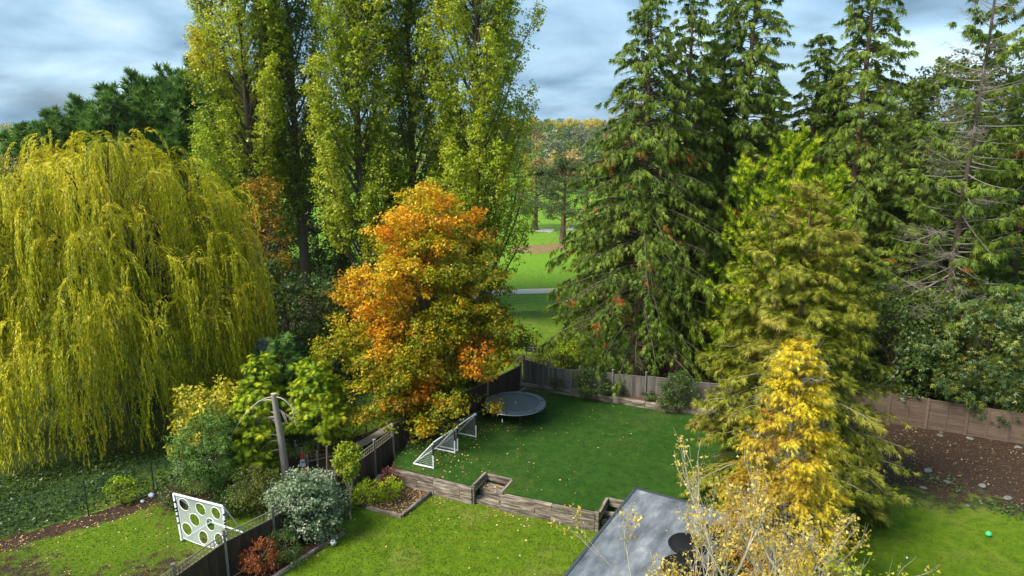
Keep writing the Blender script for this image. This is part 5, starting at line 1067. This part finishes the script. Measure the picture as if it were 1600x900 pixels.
litter('fallen_leaves', 'leaves lying on the sunken steps', 220, (-1.9, .1, 26.9, 28.8), lambda X, Y, r: inpoly(X, Y, [tuple(s0 + bk * .4), tuple(s1 + bk * .4), tuple(s1 + bk * .95), tuple(s0 + bk * .95)]), lambda X, Y: np.full(len(X), .44), .085, LM['fallen'], 404)
litter('fallen_leaves', 'brown leaf litter along the wire fence', 7000, (-24, -8, 22, 36), lambda X, Y, r: (side(X, Y, LF) > .2) & (np.abs(side(X, Y, CH) + .5) < 1.0 + .3 * r.normal(size=len(X))), ground_z, .075, LM['fallen'], 405)
litter('fallen_leaves', 'pale and yellow leaves scattered over the neighbouring lawn', 900, (-24, -9, 18, 30), lambda X, Y, r: (side(X, Y, LF) > .2) & (side(X, Y, CH) < -1), ground_z, .07, LM['fallen'], 406)
litter('fallen_leaves', 'red-brown leaf litter covering the bank below the lap fence', 9000, (13, 31, 24, 36), lambda X, Y, r: (side(X, Y, RB) > .5) & (side(X, Y, RF) < -.1) & (r.uniform(size=len(X)) < .35 + .1 * polydist(X, Y, RB)), ground_z, .08, leaf_mat('litter_leaf', [(.04, .02, .012), (.09, .045, .025), (.17, .09, .045), (.42, .33, .18)], None, .1, .8), 407)
litter('fallen_leaves', 'few dry leaves lying on the flat grey roof', 420, (-2, 9, 12, 24), lambda X, Y, r: (np.abs((np.stack([X, Y], -1) - c0) @ rd) < RL / 2 - .2) & (np.abs((np.stack([X, Y], -1) - c0) @ rn) < RW_ / 2 - .2) & (r.uniform(size=len(X)) < .15 + .8 * np.clip(((np.stack([X, Y], -1) - c0) @ rn) / 1.6, 0, 1)), lambda X, Y: np.full(len(X), 2.995), .06, LM['fallen'], 408)
def cover(name, lab, n, box, cond, size, m, seed, h=.18, zf=ground_z):
    r = np.random.default_rng(seed); X = r.uniform(box[0], box[1], n); Y = r.uniform(box[2], box[3], n); ok = cond(X, Y, r); X, Y = X[ok], Y[ok]; n = len(X)
    hh = h * np.clip(.5 + .6 * sines(np.stack([X, Y], -1), seed, 1.5), .1, 1.2); P = np.stack([X, Y, zf(X, Y) + hh * r.uniform(.2, 1, n)], -1)
    g = Geo(); g.scatter(LEAF, P, unit(rdir(r, n) * np.array([1, 1, .4])), UP + r.normal(size=(n, 3)) * .5, size * r.uniform(.6, 1.3, n), np.clip(.5 + r.normal(size=n) * .25, 0, 1)); tag(stuff(obj(name, g, m)), lab, 'ground cover')
cover('ivy_cover', 'dark green ivy patches behind the wire fence below the willow', 30000, (-27, -9, 22, 42), lambda X, Y, r: (side(X, Y, CH) > .05) & (side(X, Y, CH) < 9) & (sines(np.stack([X, Y], -1), 78, 1.0) > -.25) & ((X < -10) | (Y > 38.5)), .13, LM['dark'], 411, .3)
cover('ivy_cover', 'dark ivy patches at the foot of the right bank', 16000, (12, 31, 23, 34), lambda X, Y, r: (side(X, Y, RB) > -.1) & (side(X, Y, RB) < 3.2) & (sines(np.stack([X, Y], -1), 77, 1.3) > .1), .11, LM['sycamore'], 412, .16)
def tufts(name, lab, n, box, cond, zf, m, seed, h=.042, w=.5):
    r = np.random.default_rng(seed); X = r.uniform(box[0], box[1], n); Y = r.uniform(box[2], box[3], n); ok = cond(X, Y, r); X, Y = X[ok], Y[ok]; n = len(X)
    P = np.stack([X, Y, zf(X, Y) - .005], -1); D = unit(np.stack([r.normal(size=n) * .45, r.normal(size=n) * .45, np.ones(n)], -1)); Nn = rdir(r, n)
    g = Geo(); g.scatter(np.array([[(-w, 0, 0), (w, 0, 0), (0, 1.2, .2)]]), P, D, Nn, h * r.uniform(.5, 1.4, n), np.clip(.5 + .2 * sines(np.stack([X, Y], -1), 5, .8) + r.normal(size=n) * .2, 0, 1)); tag(stuff(obj(name, g, m)), lab, 'grass')
LM['blade'] = leaf_mat('grass_blade', [(.06, .11, .004), (.12, .19, .006), (.2, .26, .01)], None, .3, .6)
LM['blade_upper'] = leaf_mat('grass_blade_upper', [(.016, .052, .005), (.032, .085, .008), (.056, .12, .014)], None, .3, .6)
tufts('lawn_grass', 'short bright green grass of the lower lawn', 42000, (-9, 6, 19, 30), lambda X, Y, r: (side(X, Y, LF) < -.3) & ~inpoly(X, Y, UPN) & (side(X, Y, [(-8.75, 22.3), (-6.9, 25.15)]) < -.1) & (Y < 29) & ~inpoly(X, Y, [B4, B1, B2, B3, (-5.7, 29.2), (-7.4, 27.4)]) & (side(X, Y, WALL) < -.12), ground_z, LM['blade'], 421)
tufts('lawn_grass', 'patchy grass of the neighbouring lawn', 26000, (-24, -9, 19, 31), lambda X, Y, r: (side(X, Y, LF) > .2) & (side(X, Y, CH) < -1.1 + .3 * r.normal(size=len(X))), ground_z, LM['blade'], 422)
tufts('rough_grass_tufts', 'rough grass behind the wire fence left of the willow', 16000, (-27, -7, 22, 38), lambda X, Y, r: (side(X, Y, CH) > .1) & (side(X, Y, CH) < 6), ground_z, LM['blade_upper'], 425, .12, .3)
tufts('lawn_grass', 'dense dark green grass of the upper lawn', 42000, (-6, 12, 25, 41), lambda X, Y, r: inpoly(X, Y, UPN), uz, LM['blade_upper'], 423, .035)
tufts('lawn_grass', 'shaded lawn grass right of the olive cypress', 16000, (12, 27, 19, 29), lambda X, Y, r: side(X, Y, RB) < .3, ground_z, LM['blade'], 424)
# ------------------------------------------------------------------ thin autumn air
def haze():
    hz_ = Geo(); hz_.box((0, 300, 30), (1300, 1060, 64)); hm = bpy.data.materials.new('haze'); hm.use_nodes = True; nn = hm.node_tree.nodes; nn.clear()
    vo = N(nn, 'ShaderNodeVolumePrincipled'); vo.inputs['Color'].default_value = (.85, .92, 1, 1); vo.inputs['Density'].default_value = .00008; vo.inputs['Anisotropy'].default_value = .2
    ou = N(nn, 'ShaderNodeOutputMaterial'); hm.node_tree.links.new(vo.outputs[0], ou.inputs['Volume'])
    tag(stuff(obj('haze', hz_, hm)), 'thin pale haze softening the far wooded hill', 'haze')
haze()
